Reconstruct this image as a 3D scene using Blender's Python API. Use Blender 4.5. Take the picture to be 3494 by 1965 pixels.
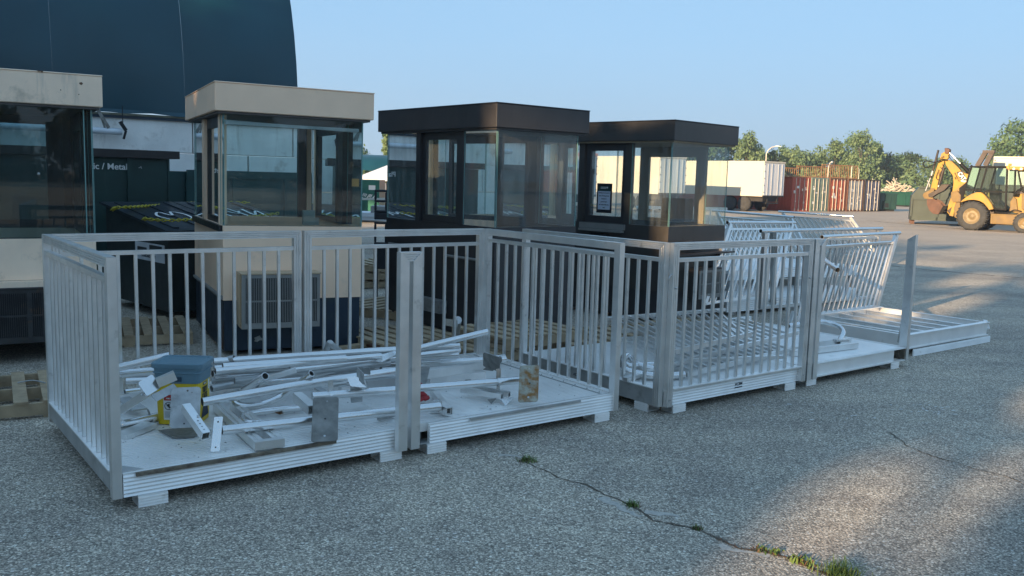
import bpy, bmesh, math, random
from mathutils import Vector, Matrix
from math import sin, cos, pi, radians as R
for o in list(bpy.data.objects): bpy.data.objects.remove(o)
S = bpy.context.scene
COL = S.collection
rnd = random.Random(7)
# ------------------------------------------------------------------ camera, sky, sun, exposure
FPX, TH, RO, CAMH = 3064.0, R(6.985), R(1.557), 1.84
cam = bpy.data.cameras.new('camera'); co = bpy.data.objects.new('camera', cam); COL.objects.link(co); S.camera = co
cam.sensor_width = 36; cam.sensor_fit = 'HORIZONTAL'; cam.lens = FPX / 3494 * 36; cam.clip_start = .05; cam.clip_end = 3000
fw = Vector((0, cos(TH), -sin(TH))); rt0 = Vector((1, 0, 0)); up0 = rt0.cross(fw)
rt = rt0 * cos(RO) + up0 * sin(RO); up = -rt0 * sin(RO) + up0 * cos(RO)
co.matrix_world = Matrix(((rt.x, up.x, -fw.x, 0), (rt.y, up.y, -fw.y, 0), (rt.z, up.z, -fw.z, CAMH), (0, 0, 0, 1)))
S.view_settings.view_transform = 'Standard'; S.view_settings.look = 'None'; S.view_settings.exposure = 1.56; S.view_settings.gamma = 1
SUN_EL, SUN_AZ = R(13), R(50)           # elevation; ground direction the light travels towards
W = bpy.data.worlds.new('World'); S.world = W; W.use_nodes = True
nt = W.node_tree; nt.nodes.clear()
sky = nt.nodes.new('ShaderNodeTexSky'); sky.sky_type = 'NISHITA'; sky.sun_disc = False
sky.sun_elevation = SUN_EL; sky.sun_rotation = math.atan2(-cos(SUN_AZ), -sin(SUN_AZ))
sky.air_density = 1.0; sky.dust_density = .6; sky.ozone_density = 2.0; sky.altitude = 200
bg = nt.nodes.new('ShaderNodeBackground'); bg.inputs[1].default_value = .15
wo = nt.nodes.new('ShaderNodeOutputWorld'); gm_ = nt.nodes.new('ShaderNodeGamma'); gm_.inputs[1].default_value = .12; nt.links.new(sky.outputs[0], gm_.inputs[0])   # gamma compresses the sky's brightness range to lift the shade
tn_ = nt.nodes.new('ShaderNodeMix'); tn_.data_type = 'RGBA'; tn_.blend_type = 'MULTIPLY'; tn_.clamp_result = False; tn_.inputs[0].default_value = 1; tn_.inputs[7].default_value = (.74, 1.22, 1.76, 1)
nt.links.new(gm_.outputs[0], tn_.inputs[6]); ml_ = nt.nodes.new('ShaderNodeMix'); ml_.data_type = 'RGBA'; ml_.blend_type = 'MULTIPLY'; ml_.clamp_result = False; ml_.inputs[0].default_value = 1; ml_.inputs[7].default_value = (.004, .004, .0, 1); nt.links.new(sky.outputs[0], ml_.inputs[6])
ad_ = nt.nodes.new('ShaderNodeMix'); ad_.data_type = 'RGBA'; ad_.blend_type = 'ADD'; ad_.clamp_result = False; ad_.inputs[0].default_value = 1; nt.links.new(tn_.outputs[2], ad_.inputs[6]); nt.links.new(ml_.outputs[2], ad_.inputs[7]); tcw = nt.nodes.new('ShaderNodeTexCoord'); sxw = nt.nodes.new('ShaderNodeSeparateXYZ'); nt.links.new(tcw.outputs['Generated'], sxw.inputs[0])
mrw = nt.nodes.new('ShaderNodeMapRange'); mrw.interpolation_type = 'SMOOTHSTEP'; mrw.inputs['From Min'].default_value = -.02; mrw.inputs['From Max'].default_value = .17; mrw.inputs['To Min'].default_value = .85; mrw.inputs['To Max'].default_value = 0; nt.links.new(sxw.outputs[2], mrw.inputs[0])
hzw = nt.nodes.new('ShaderNodeMix'); hzw.data_type = 'RGBA'; nt.links.new(mrw.outputs[0], hzw.inputs[0]); nt.links.new(ad_.outputs[2], hzw.inputs[6]); hzw.inputs[7].default_value = (1.0, 1.30, 1.62, 1); nt.links.new(hzw.outputs[2], bg.inputs[0])   # pale haze low in the sky
nt.links.new(bg.outputs[0], wo.inputs[0])
sl = bpy.data.lights.new('sun', 'SUN'); sl.energy = 4.2; sl.angle = R(.5); sl.color = (1, .72, .43)
so = bpy.data.objects.new('sun', sl); COL.objects.link(so)
trav = Vector((cos(SUN_AZ) * cos(SUN_EL), sin(SUN_AZ) * cos(SUN_EL), -sin(SUN_EL)))
so.rotation_euler = trav.to_track_quat('-Z', 'Y').to_euler()
# ------------------------------------------------------------------ helpers
def ray(px, py): return fw * FPX + rt * (px - 1747) - up * (py - 982.5)
def at(px, py, z=0.0):                   # point of the plane at height z seen at that place of the photograph
    d = ray(px, py); t = (z - CAMH) / d.z; return Vector((0, 0, CAMH)) + d * t
def aty(px, py, Y):
    d = ray(px, py); return Vector((0, 0, CAMH)) + d * (Y / d.y)
class MB:
    def __init__(s): s.v = []; s.f = []; s.sm = []; s.mi = []; s.cur = 0
    def add(s, vs, fs, smooth=False):
        n = len(s.v); s.v += [tuple(v) for v in vs]
        for f in fs: s.f.append(tuple(i + n for i in f)); s.sm.append(smooth); s.mi.append(s.cur)
    def box(s, x0, x1, y0, y1, z0, z1):
        s.add([(x0,y0,z0),(x1,y0,z0),(x1,y1,z0),(x0,y1,z0),(x0,y0,z1),(x1,y0,z1),(x1,y1,z1),(x0,y1,z1)],
              [(3,2,1,0),(4,5,6,7),(0,1,5,4),(1,2,6,5),(2,3,7,6),(3,0,4,7)]); return s
    def obox(s, c, a, b, h):
        c, a, b, h = Vector(c), Vector(a), Vector(b), Vector(h)
        vs = [c-a-b-h, c+a-b-h, c+a+b-h, c-a+b-h, c-a-b+h, c+a-b+h, c+a+b+h, c-a+b+h]
        fs = [(3,2,1,0),(4,5,6,7),(0,1,5,4),(1,2,6,5),(2,3,7,6),(3,0,4,7)]
        if a.cross(b).dot(h) < 0: fs = [tuple(reversed(f)) for f in fs]
        s.add(vs, fs); return s
    def bar(s, p, q, w, h, side=None):
        p, q = Vector(p), Vector(q); d = (q - p)
        sd = Vector(side) if side else d.cross(Vector((0, 0, 1)))
        if sd.length < 1e-6: sd = Vector((1, 0, 0))
        sd = (sd - d * (sd.dot(d) / d.length_squared)).normalized(); u = sd.cross(d).normalized()
        return s.obox((p + q) / 2, d / 2, sd * w / 2, u * h / 2)
    def hbar(s, p, q, w, h, t=.004, side=None):      # square tube, open ends
        p, q = Vector(p), Vector(q); d = (q - p)
        sd = Vector(side) if side else d.cross(Vector((0, 0, 1)))
        if sd.length < 1e-6: sd = Vector((1, 0, 0))
        sd = (sd - d * (sd.dot(d) / d.length_squared)).normalized(); u = sd.cross(d).normalized()
        for sg in (-1, 1):
            s.obox((p + q) / 2 + sd * sg * (w - t) / 2, d / 2, sd * t / 2, u * h / 2)
            s.obox((p + q) / 2 + u * sg * (h - t) / 2, d / 2, sd * (w / 2 - t - .0003), u * t / 2)
        return s
    def prism(s, pts, y0, y1):                       # (x,z) outline extruded along y
        n = len(pts); a = sum(pts[i][0] * pts[(i+1) % n][1] - pts[(i+1) % n][0] * pts[i][1] for i in range(n))
        if a < 0: pts = pts[::-1]
        vs = [(x, y0, z) for x, z in pts] + [(x, y1, z) for x, z in pts]
        fs = [tuple(range(n)), tuple(reversed(range(n, 2 * n)))] + [(i, i + n, (i+1) % n + n, (i+1) % n) for i in range(n)]
        s.add(vs, fs); return s
    def extr(s, prof, p, q, wd, hd, m0=0., m1=0.):   # profile (w,h) swept from p to q; m: end shear per unit w (mitre)
        p, q, wd, hd = Vector(p), Vector(q), Vector(wd), Vector(hd); d = (q - p).normalized(); n = len(prof)
        vs = [p + wd * a + hd * b + d * (m0 * a) for a, b in prof] + [q + wd * a + hd * b + d * (m1 * a) for a, b in prof]
        fs = [tuple(range(n)), tuple(reversed(range(n, 2 * n)))] + [(i, i + n, (i+1) % n + n, (i+1) % n) for i in range(n)]
        if sum(prof[i][0] * prof[(i+1) % n][1] - prof[(i+1) % n][0] * prof[i][1] for i in range(n)) * wd.cross(hd).dot(d) > 0: fs = [tuple(reversed(f)) for f in fs]
        s.add(vs, fs); return s
    def tube(s, pts, r, n=12, hollow=.0, cap=True, rs=None):
        pts = [Vector(p) for p in pts]; rings = []
        prev = None
        def ringset(rad):
            nonlocal prev
            out = []; prev = None
            for i, p in enumerate(pts):
                d = ((pts[min(i+1, len(pts)-1)] - pts[max(i-1, 0)])).normalized()
                a = prev if prev is not None else (Vector((0, 0, 1)) if abs(d.z) < .9 else Vector((1, 0, 0)))
                x = (a - d * a.dot(d)).normalized(); y = d.cross(x); prev = x
                rr = rad * (rs[i] if rs else 1)
                out.append([p + x * cos(2*pi*k/n) * rr + y * sin(2*pi*k/n) * rr for k in range(n)])
            return out
        o = ringset(r); m = len(pts)
        vs = [v for rg in o for v in rg]
        s.add(vs, [(i*n+k, i*n+(k+1) % n, (i+1)*n+(k+1) % n, (i+1)*n+k) for i in range(m-1) for k in range(n)], True)
        if hollow:
            q = ringset(r - hollow); vs = [v for rg in q for v in rg]
            s.add(vs, [(i*n+k, (i+1)*n+k, (i+1)*n+(k+1) % n, i*n+(k+1) % n) for i in range(m-1) for k in range(n)], True)
            for e, fl in ((0, 1), (m-1, 0)):
                fs = [(k, (k+1) % n, n+(k+1) % n, n+k) for k in range(n)]
                if fl: fs = [tuple(reversed(f)) for f in fs]
                s.add(o[e] + q[e], fs)
        elif cap:
            s.add(o[0], [tuple(reversed(range(n)))]); s.add(o[-1], [tuple(range(n))])
        return s
    def lathe(s, prof, c=(0,0,0), ax='z', n=24):     # prof (radius, height)
        vs = []; c = Vector(c)
        for rr, h in prof:
            for k in range(n):
                a = 2*pi*k/n
                p = {'z': (rr*cos(a), rr*sin(a), h), 'y': (rr*cos(a), h, rr*sin(a)), 'x': (h, rr*cos(a), rr*sin(a))}[ax]
                vs.append(c + Vector(p))
        m = len(prof)
        s.add(vs, [(i*n+k, i*n+(k+1) % n, (i+1)*n+(k+1) % n, (i+1)*n+k) for i in range(m-1) for k in range(n)], True)
        return s
    def build(s, name, mat, parent=None, bevel=0, loc=None):
        me = bpy.data.meshes.new(name); me.from_pydata([tuple(v) for v in s.v], [], s.f)
        mats = mat if isinstance(mat, (list, tuple)) else [mat]
        for m in mats: me.materials.append(m)
        me.polygons.foreach_set('use_smooth', s.sm); me.polygons.foreach_set('material_index', s.mi); me.update()
        o = bpy.data.objects.new(name, me); COL.objects.link(o)
        if parent is not None: o.parent = parent
        if loc: o.location = loc
        if bevel:
            b = o.modifiers.new('bevel', 'BEVEL'); b.width = bevel; b.segments = 1; b.limit_method = 'ANGLE'; b.angle_limit = R(50)
        return o
def tag(o, label=None, cat=None, group=None, kind=None):
    if label: o['label'] = label
    if cat: o['category'] = cat
    if group: o['group'] = group
    if kind: o['kind'] = kind
    return o
def thing(name, label, cat, loc=(0,0,0), rz=0, group=None):
    o = bpy.data.objects.new(name, None); COL.objects.link(o); o.location = loc; o.rotation_euler = (0, 0, rz); o.empty_display_size = .2
    return tag(o, label, cat, group)
def copy_tree(o, parent=None):
    c = o.copy(); COL.objects.link(c); c.parent = parent
    for ch in list(o.children): copy_tree(ch, c)
    return c
def recentre(o):                                     # origin of a single mesh thing at its base
    me = o.data; xs = [v.co for v in me.vertices]
    c = Vector(((min(v.x for v in xs)+max(v.x for v in xs))/2, (min(v.y for v in xs)+max(v.y for v in xs))/2, min(v.z for v in xs)))
    me.transform(Matrix.Translation(-c)); o.location = c; return o
def mesh_thing(mb, name, mat, label, cat, group=None, kind=None, bevel=0):
    return tag(recentre(mb.build(name, mat, None, bevel)), label, cat, group, kind)
def text_mesh(txt, size, name, mat, parent, M, sx=1., bold=.0, align='CENTER', depth=.0008):
    cu = bpy.data.curves.new(name, 'FONT'); cu.body = txt; cu.size = size; cu.align_x = align; cu.align_y = 'CENTER'; cu.extrude = depth; cu.offset = bold
    to = bpy.data.objects.new(name, cu); COL.objects.link(to)
    dg = bpy.context.evaluated_depsgraph_get(); me = bpy.data.meshes.new_from_object(to.evaluated_get(dg))
    bpy.data.objects.remove(to); me.transform(Matrix.Diagonal((sx, 1, 1, 1))); me.transform(M)
    me.materials.clear(); me.materials.append(mat)
    o = bpy.data.objects.new(name, me); COL.objects.link(o); o.parent = parent; return o
def frame(origin, xdir, ydir):                       # matrix whose x,y axes lie along the given directions
    x = Vector(xdir).normalized(); y = Vector(ydir); y = (y - x * y.dot(x)).normalized(); z = x.cross(y)
    M = Matrix((x, y, z)).transposed().to_4x4(); M.translation = Vector(origin); return M
# ------------------------------------------------------------------ materials
def lk(nt, a, b): nt.links.new(a, b)
def mat(name, col, rough=.6, metal=0., var=.12, scale=5., bump=0., bscale=60., dirt=None, streak=None, rvar=.1, spec=None, coat=0):
    m = bpy.data.materials.new(name); m.use_nodes = True; nt = m.node_tree; b = nt.nodes['Principled BSDF']
    tc = nt.nodes.new('ShaderNodeTexCoord')
    n = nt.nodes.new('ShaderNodeTexNoise'); n.inputs['Scale'].default_value = scale; n.inputs['Detail'].default_value = 6; lk(nt, tc.outputs['Object'], n.inputs['Vector'])
    r = nt.nodes.new('ShaderNodeValToRGB'); r.color_ramp.elements[0].position = .3; r.color_ramp.elements[1].position = .7
    r.color_ramp.elements[0].color = tuple(max(0, c * (1 - var)) for c in col) + (1,); r.color_ramp.elements[1].color = tuple(min(1, c * (1 + var)) for c in col) + (1,)
    lk(nt, n.outputs['Fac'], r.inputs[0]); out = r.outputs[0]
    def over(vec_scale, colr, lo, hi, src, sc):
        mp = nt.nodes.new('ShaderNodeMapping'); mp.inputs['Scale'].default_value = vec_scale; lk(nt, tc.outputs['Object'], mp.inputs[0])
        n2 = nt.nodes.new('ShaderNodeTexNoise'); n2.inputs['Scale'].default_value = sc; n2.inputs['Detail'].default_value = 8; n2.inputs['Roughness'].default_value = .65; lk(nt, mp.outputs[0], n2.inputs['Vector'])
        mr = nt.nodes.new('ShaderNodeMapRange'); mr.inputs['From Min'].default_value = lo; mr.inputs['From Max'].default_value = hi; lk(nt, n2.outputs['Fac'], mr.inputs['Value'])
        mx = nt.nodes.new('ShaderNodeMix'); mx.data_type = 'RGBA'; lk(nt, mr.outputs[0], mx.inputs[0]); lk(nt, src, mx.inputs[6]); mx.inputs[7].default_value = tuple(colr) + (1,)
        return mx.outputs[2]
    if dirt: out = over((1, 1, 1), dirt[0], dirt[1], dirt[2], out, dirt[3])
    if streak: out = over((1, 1, .12), streak[0], streak[1], streak[2], out, streak[3])
    lk(nt, out, b.inputs['Base Color'])
    b.inputs['Metallic'].default_value = metal
    mr = nt.nodes.new('ShaderNodeMapRange'); mr.inputs['To Min'].default_value = max(.02, rough - rvar); mr.inputs['To Max'].default_value = min(1, rough + rvar)
    n3 = nt.nodes.new('ShaderNodeTexNoise'); n3.inputs['Scale'].default_value = scale * 3; n3.inputs['Detail'].default_value = 5; lk(nt, tc.outputs['Object'], n3.inputs['Vector']); lk(nt, n3.outputs['Fac'], mr.inputs['Value']); lk(nt, mr.outputs[0], b.inputs['Roughness'])
    if spec is not None: b.inputs['Specular IOR Level'].default_value = spec
    if coat: b.inputs['Coat Weight'].default_value = coat; b.inputs['Coat Roughness'].default_value = .12
    if bump:
        bn = nt.nodes.new('ShaderNodeBump'); bn.inputs['Strength'].default_value = bump; bn.inputs['Distance'].default_value = .01
        n4 = nt.nodes.new('ShaderNodeTexNoise'); n4.inputs['Scale'].default_value = bscale; n4.inputs['Detail'].default_value = 6; lk(nt, tc.outputs['Object'], n4.inputs['Vector']); lk(nt, n4.outputs['Fac'], bn.inputs['Height']); lk(nt, bn.outputs[0], b.inputs['Normal'])
    return m
ALU = mat('mill_aluminium', (.80, .79, .77), .34, .88, .10, 6, 0, 30, dirt=((.38, .37, .34), .60, .85, 9), rvar=.05)
ALU_PIPE = mat('pipe_aluminium', (.74, .73, .715), .25, .97, .05, 5, 0, 60, dirt=((.48, .46, .42), .62, .90, 5), rvar=.03)
ALU_DECK = mat('deck_aluminium', (.88, .86, .83), .36, .40, .07, 3, .08, 80, dirt=((.50, .49, .47), .60, .84, 5))
ALU_FASCIA = mat('fascia_aluminium', (.90, .88, .85), .40, .4, .06, 5, .05, 80, dirt=((.40, .34, .26), .66, .82, 6))
ALU_DULL = mat('dull_aluminium', (.50, .50, .49), .45, .7, .12, 6, .08, 60, dirt=((.25, .24, .22), .55, .8, 8))
PLATE = mat('galvanised_plate', (.42, .42, .41), .5, .6, .2, 12, .12, 50, dirt=((.24, .23, .21), .5, .75, 9))
PLATE_DARK = mat('stained_plate', (.23, .22, .20), .6, .4, .3, 14, .15, 50, dirt=((.12, .11, .09), .5, .75, 9))
RUSTY = mat('rusty_plate', (.36, .34, .27), .65, .25, .25, 14, .2, 50, dirt=((.26, .12, .03), .44, .62, 16))
STEEL = mat('steel_bolt', (.5, .5, .5), .35, .9, .05)
BLACKHOLE = mat('dark_recess', (.012, .012, .014), .8)
TIMBER = mat('dirt_grime', (.20, .165, .12), .8, 0, .3, 14, .3, 60, dirt=((.07, .05, .04), .45, .7, 20))
def asphalt():
    m = bpy.data.materials.new('asphalt'); m.use_nodes = True; nt = m.node_tree; b = nt.nodes['Principled BSDF']; N = nt.nodes.new
    tc = N('ShaderNodeTexCoord')
    def vor(sc, feat='F1'):
        v = N('ShaderNodeTexVoronoi'); v.inputs['Scale'].default_value = sc; v.feature = feat; v.inputs['Randomness'].default_value = 1; lk(nt, tc.outputs['Object'], v.inputs['Vector']); return v
    def noi(sc, det=6, ro=.6):
        n = N('ShaderNodeTexNoise'); n.inputs['Scale'].default_value = sc; n.inputs['Detail'].default_value = det; n.inputs['Roughness'].default_value = ro; lk(nt, tc.outputs['Object'], n.inputs['Vector']); return n
    def ramp(src, *st):
        r = N('ShaderNodeValToRGB'); e = r.color_ramp.elements
        while len(e) < len(st): e.new(.5)
        for i, (p, c) in enumerate(st): e[i].position = p; e[i].color = tuple(c) + (1,)
        lk(nt, src, r.inputs[0]); return r.outputs[0]
    def mixc(f, a, c2, mode='MIX'):
        x = N('ShaderNodeMix'); x.data_type = 'RGBA'; x.blend_type = mode
        if isinstance(f, float): x.inputs[0].default_value = f
        else: lk(nt, f, x.inputs[0])
        lk(nt, a, x.inputs[6])
        if isinstance(c2, tuple): x.inputs[7].default_value = c2 + (1,)
        else: lk(nt, c2, x.inputs[7])
        return x.outputs[2]
    v = vor(105); sep = N('ShaderNodeSeparateColor'); lk(nt, v.outputs['Color'], sep.inputs[0])
    stone = ramp(sep.outputs[0], (0, (.21, .185, .155)), (.35, (.38, .335, .28)), (.7, (.56, .49, .405)), (.92, (.76, .675, .56)), (1, (.95, .86, .73)))
    v2 = vor(40); s2 = N('ShaderNodeSeparateColor'); lk(nt, v2.outputs['Color'], s2.inputs[0])
    big = ramp(s2.outputs[1], (0, (0, 0, 0)), (.90, (0, 0, 0)), (.93, (1, 1, 1)), (1, (1, 1, 1)))
    bigd = ramp(v2.outputs['Distance'], (0, (1, 1, 1)), (.28, (1, 1, 1)), (.36, (0, 0, 0)), (1, (0, 0, 0)))
    bm = N('ShaderNodeMath'); bm.operation = 'MULTIPLY'; lk(nt, big, bm.inputs[0]); lk(nt, bigd, bm.inputs[1])
    c = mixc(bm.outputs[0], stone, (.90, .86, .78))
    binder = ramp(v.outputs['Distance'], (0, (1, 1, 1)), (.35, (1, 1, 1)), (.75, (.56, .56, .56)), (1, (.45, .45, .45)))
    c = mixc(1.0, c, binder, 'MULTIPLY')
    st = ramp(noi(.35, 7, .62).outputs['Fac'], (0, (.50, .50, .51)), (.38, (.80, .80, .81)), (.50, (1.0, .99, .98)), (.60, (1.12, 1.10, 1.07)), (1, (1.40, 1.35, 1.26)))
    c = mixc(1.0, c, st, 'MULTIPLY')
    st2 = ramp(noi(2.6, 8, .7).outputs['Fac'], (0, (.74, .74, .75)), (.4, (.92, .92, .92)), (.62, (1.06, 1.06, 1.04)), (1, (1.26, 1.23, 1.16)))
    c = mixc(1.0, c, st2, 'MULTIPLY')
    mp = N('ShaderNodeMapping'); mp.inputs['Rotation'].default_value = (0, 0, R(-52)); mp.inputs['Scale'].default_value = (.10, 1.0, 1); lk(nt, tc.outputs['Object'], mp.inputs[0])
    ln = N('ShaderNodeTexNoise'); ln.inputs['Scale'].default_value = 1.5; ln.inputs['Detail'].default_value = 7; ln.inputs['Roughness'].default_value = .6; lk(nt, mp.outputs[0], ln.inputs['Vector'])
    c = mixc(1.0, c, ramp(ln.outputs['Fac'], (0, (.80, .80, .81)), (.42, (.93, .93, .93)), (.55, (1.03, 1.03, 1.02)), (1, (1.18, 1.16, 1.12))), 'MULTIPLY')   # worn wheel lanes
    oil = ramp(noi(.8, 5, .55).outputs['Fac'], (0, (0, 0, 0)), (.66, (0, 0, 0)), (.72, (.35, .35, .35)), (1, (.6, .6, .6)))
    c = mixc(oil, c, (.17, .16, .15))
    rs = ramp(noi(3.1, 4, .5).outputs['Fac'], (0, (0, 0, 0)), (.735, (0, 0, 0)), (.78, (.5, .5, .5)), (1, (.7, .7, .7)))
    c = mixc(rs, c, (.12, .075, .06))
    # warm sunlit beige blended into the colour of the far yard
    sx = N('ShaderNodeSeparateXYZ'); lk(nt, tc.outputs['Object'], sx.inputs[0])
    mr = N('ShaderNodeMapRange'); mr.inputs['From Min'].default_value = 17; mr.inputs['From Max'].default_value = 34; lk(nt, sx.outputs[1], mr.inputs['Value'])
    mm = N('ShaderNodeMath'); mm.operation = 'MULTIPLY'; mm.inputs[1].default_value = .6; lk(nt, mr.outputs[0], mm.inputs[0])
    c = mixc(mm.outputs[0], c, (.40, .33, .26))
    lk(nt, c, b.inputs['Base Color']); b.inputs['Roughness'].default_value = .88; b.inputs['Specular IOR Level'].default_value = .3
    bn = N('ShaderNodeBump'); bn.inputs['Strength'].default_value = .55; bn.inputs['Distance'].default_value = .006; bn.invert = True
    lk(nt, v.outputs['Distance'], bn.inputs['Height']); lk(nt, bn.outputs[0], b.inputs['Normal'])
    return m
ASPH = asphalt()
def glass(name, tint, haze=.0, hcol=(.6, .66, .66), streaks=8.):
    m = bpy.data.materials.new(name); m.use_nodes = True; nt = m.node_tree; nt.nodes.clear(); N = nt.nodes.new
    o = N('ShaderNodeOutputMaterial'); t = N('ShaderNodeBsdfTransparent'); t.inputs[0].default_value = tuple(tint) + (1,)
    g = N('ShaderNodeBsdfGlossy'); g.inputs['Roughness'].default_value = .015; g.inputs[0].default_value = (.9, .95, .95, 1)
    f = N('ShaderNodeFresnel'); f.inputs[0].default_value = 1.5; mx = N('ShaderNodeMixShader')
    mu = N('ShaderNodeMath'); mu.operation = 'MULTIPLY'; mu.inputs[1].default_value = 1.15; lk(nt, f.outputs[0], mu.inputs[0])
    lk(nt, mu.outputs[0], mx.inputs[0]); lk(nt, t.outputs[0], mx.inputs[1]); lk(nt, g.outputs[0], mx.inputs[2])
    d = N('ShaderNodeBsdfDiffuse'); d.inputs[0].default_value = tuple(hcol) + (1,)
    tl = N('ShaderNodeBsdfTranslucent'); tl.inputs[0].default_value = tuple(hcol) + (1,)
    dd = N('ShaderNodeMixShader'); dd.inputs[0].default_value = .5; lk(nt, d.outputs[0], dd.inputs[1]); lk(nt, tl.outputs[0], dd.inputs[2])
    tc = N('ShaderNodeTexCoord'); mp = N('ShaderNodeMapping'); mp.inputs['Scale'].default_value = (streaks, streaks, .9); lk(nt, tc.outputs['Object'], mp.inputs[0])
    n = N('ShaderNodeTexNoise'); n.inputs['Scale'].default_value = 1.6; n.inputs['Detail'].default_value = 7; lk(nt, mp.outputs[0], n.inputs['Vector'])
    mr = N('ShaderNodeMapRange'); mr.inputs['From Min'].default_value = .35; mr.inputs['From Max'].default_value = .75; mr.inputs['To Min'].default_value = haze * .35; mr.inputs['To Max'].default_value = haze * 1.5; lk(nt, n.outputs['Fac'], mr.inputs['Value'])
    m2 = N('ShaderNodeMixShader'); lk(nt, mr.outputs[0], m2.inputs[0]); lk(nt, mx.outputs[0], m2.inputs[1]); lk(nt, dd.outputs[0], m2.inputs[2]); lk(nt, m2.outputs[0], o.inputs[0])
    return m
G_CLEAR = glass('booth_glass', (.88, .98, .97), .05)
G_DIRTY = glass('dirty_booth_glass', (.94, 1, .985), .15, (.75, .80, .80))
G_DARK = glass('tinted_booth_glass', (.56, .70, .71), .035)
G_CAB = glass('cab_glass', (.62, .80, .78), .05)
# ------------------------------------------------------------------ ground
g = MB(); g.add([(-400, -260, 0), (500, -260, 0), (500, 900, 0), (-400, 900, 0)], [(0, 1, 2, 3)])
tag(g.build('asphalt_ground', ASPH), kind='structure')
def strip(pts, w0, w1, z, name, m, jag=.5, seed=1):
    rr = random.Random(seed); fine = []
    for i in range(len(pts)-1):
        a, b = Vector(pts[i]), Vector(pts[i+1]); n = max(2, int((b-a).length / .035))
        for k in range(n): fine.append(a.lerp(b, k/n))
    fine.append(Vector(pts[-1])); mb = MB(); vs = []; off = 0
    for i, p in enumerate(fine):
        d = (fine[min(i+1, len(fine)-1)] - fine[max(i-1, 0)]).normalized(); sd = Vector((-d.y, d.x, 0))
        off = off * .8 + rr.uniform(-1, 1) * .008 * jag; t = i / (len(fine)-1); w = (w0 + (w1 - w0) * t) * rr.uniform(.45, 1.5) / 2
        c = p + sd * off; vs += [(c.x - sd.x*w, c.y - sd.y*w, z), (c.x + sd.x*w, c.y + sd.y*w, z)]
    mb.add(vs, [(2*i+1, 2*i, 2*i+2, 2*i+3) for i in range(len(fine)-1)]); return tag(mb.build(name, m), kind='structure')
CRACKM = mat('crack_dirt', (.10, .080, .058), .95, 0, .5, 60, dirt=((.13, .09, .06), .5, .7, 30))
JOINTM = mat('joint_tar', (.035, .034, .033), .9, 0, .3, 20)
DUSTM = mat('crack_dust', (.50, .46, .40), .95, 0, .10, 40, .3, 160, dirt=((.34, .32, .29), .45, .62, 45))
cr = [at(*p) for p in ((1790, 1574), (1840, 1595), (1905, 1635), (1990, 1655), (2060, 1690), (2150, 1725), (2185, 1752), (2215, 1782), (2290, 1793), (2370, 1803), (2440, 1840), (2520, 1872), (2610, 1882), (2690, 1905), (2760, 1938), (2850, 1975), (2960, 2030))]
strip([p + Vector((0, 0, 0)) for p in cr], .008, .020, .004, 'ground_crack', CRACKM, 1.6, 3)
for i, (a, b, w) in enumerate((((2040, 1700), (2180, 1765), .055), ((2200, 1745), (2320, 1760), .06), ((2450, 1862), (2620, 1905), .05), ((1700, 1556), (1800, 1563), .05))):
    strip([at(*a), at(*b)], w, w * .7, .002, 'ground_dust', DUSTM, 2.5, 20 + i)
strip([at(*p) for p in ((3035, 1478), (3100, 1525), (3180, 1556), (3290, 1588), (3400, 1618), (3520, 1655))], .009, .008, .004, 'ground_crack', CRACKM, 1.4, 5)
strip([at(*p) for p in ((2700, 872), (2900, 893), (3130, 917), (3300, 933), (3520, 951))], .07, .06, .004, 'pavement_joint', JOINTM, 2, 6)
strip([at(*p) for p in ((2960, 752), (3150, 771), (3300, 783), (3560, 800))], .10, .08, .004, 'pavement_joint', JOINTM, 2, 7)
# white bird droppings near the right platforms
dm = MB(); rr = random.Random(4)
for cx, cy, n, sp in ((2620, 1385, 9, 60), (2850, 1425, 10, 70), (3150, 1400, 16, 50), (3210, 1390, 8, 70)):
    for k in range(n):
        p = at(cx + rr.gauss(0, sp), cy + rr.gauss(0, sp * .16)); q = rr.uniform(.004, .013)
        vs = [(p.x + q * rr.uniform(.6, 1.4) * cos(a) * (1.6 if k % 3 == 0 else 1), p.y + q * rr.uniform(.6, 1.4) * sin(a), .003 + k * .00002) for a in [2*pi*j/7 for j in range(7)]]
        dm.add(vs, [tuple(range(7))])
tag(dm.build('ground_droppings', mat('droppings', (.68, .68, .66), .9)), kind='structure')
# ------------------------------------------------------------------ weeds along the crack
BLADE = mat('weed_green', (.11, .17, .035), .6, 0, .35, 30); BLADE_DRY = mat('weed_dry', (.13, .075, .04), .7, 0, .4, 30)
def weed(px, py, n, h, spread, label, dry=.15, seed=1, leaf=False):
    p = at(px, py); rr = random.Random(seed); mb = MB()
    for i in range(n):
        a = rr.uniform(0, 2*pi); b = Vector((rr.gauss(0, spread * .35), rr.gauss(0, spread * .35), 0)); L = h * rr.uniform(.45, 1.1)
        d = Vector((cos(a), sin(a), 0)) * L * rr.uniform(.2, .9); w = rr.uniform(.0015, .003) * (2.6 if leaf else 1); sd = Vector((-sin(a), cos(a), 0)) * w
        q1 = b + d * .4 + Vector((0, 0, L * .6)); q2 = b + d + Vector((0, 0, L * rr.uniform(.55, 1)))
        mb.cur = 1 if rr.random() < dry else 0
        mb.add([b - sd, b + sd, q1 + sd * .8, q1 - sd * .8, q2], [(0, 1, 2, 3), (3, 2, 4)])
    o = mb.build('weed_tuft', [BLADE, BLADE_DRY]); o.location = p
    return tag(o, label, 'weed', 'weeds growing out of the pavement crack')
weed(1800, 1573, 170, .042, .075, 'small green weed tuft at the far end of the pavement crack', .3, 1)
weed(2158, 1727, 120, .038, .05, 'small dark green weed tuft halfway along the pavement crack', .1, 2)
weed(2378, 1806, 70, .028, .04, 'tiny weed sprig in the crack beside the edge of the sunlit patch', .3, 3)
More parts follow.
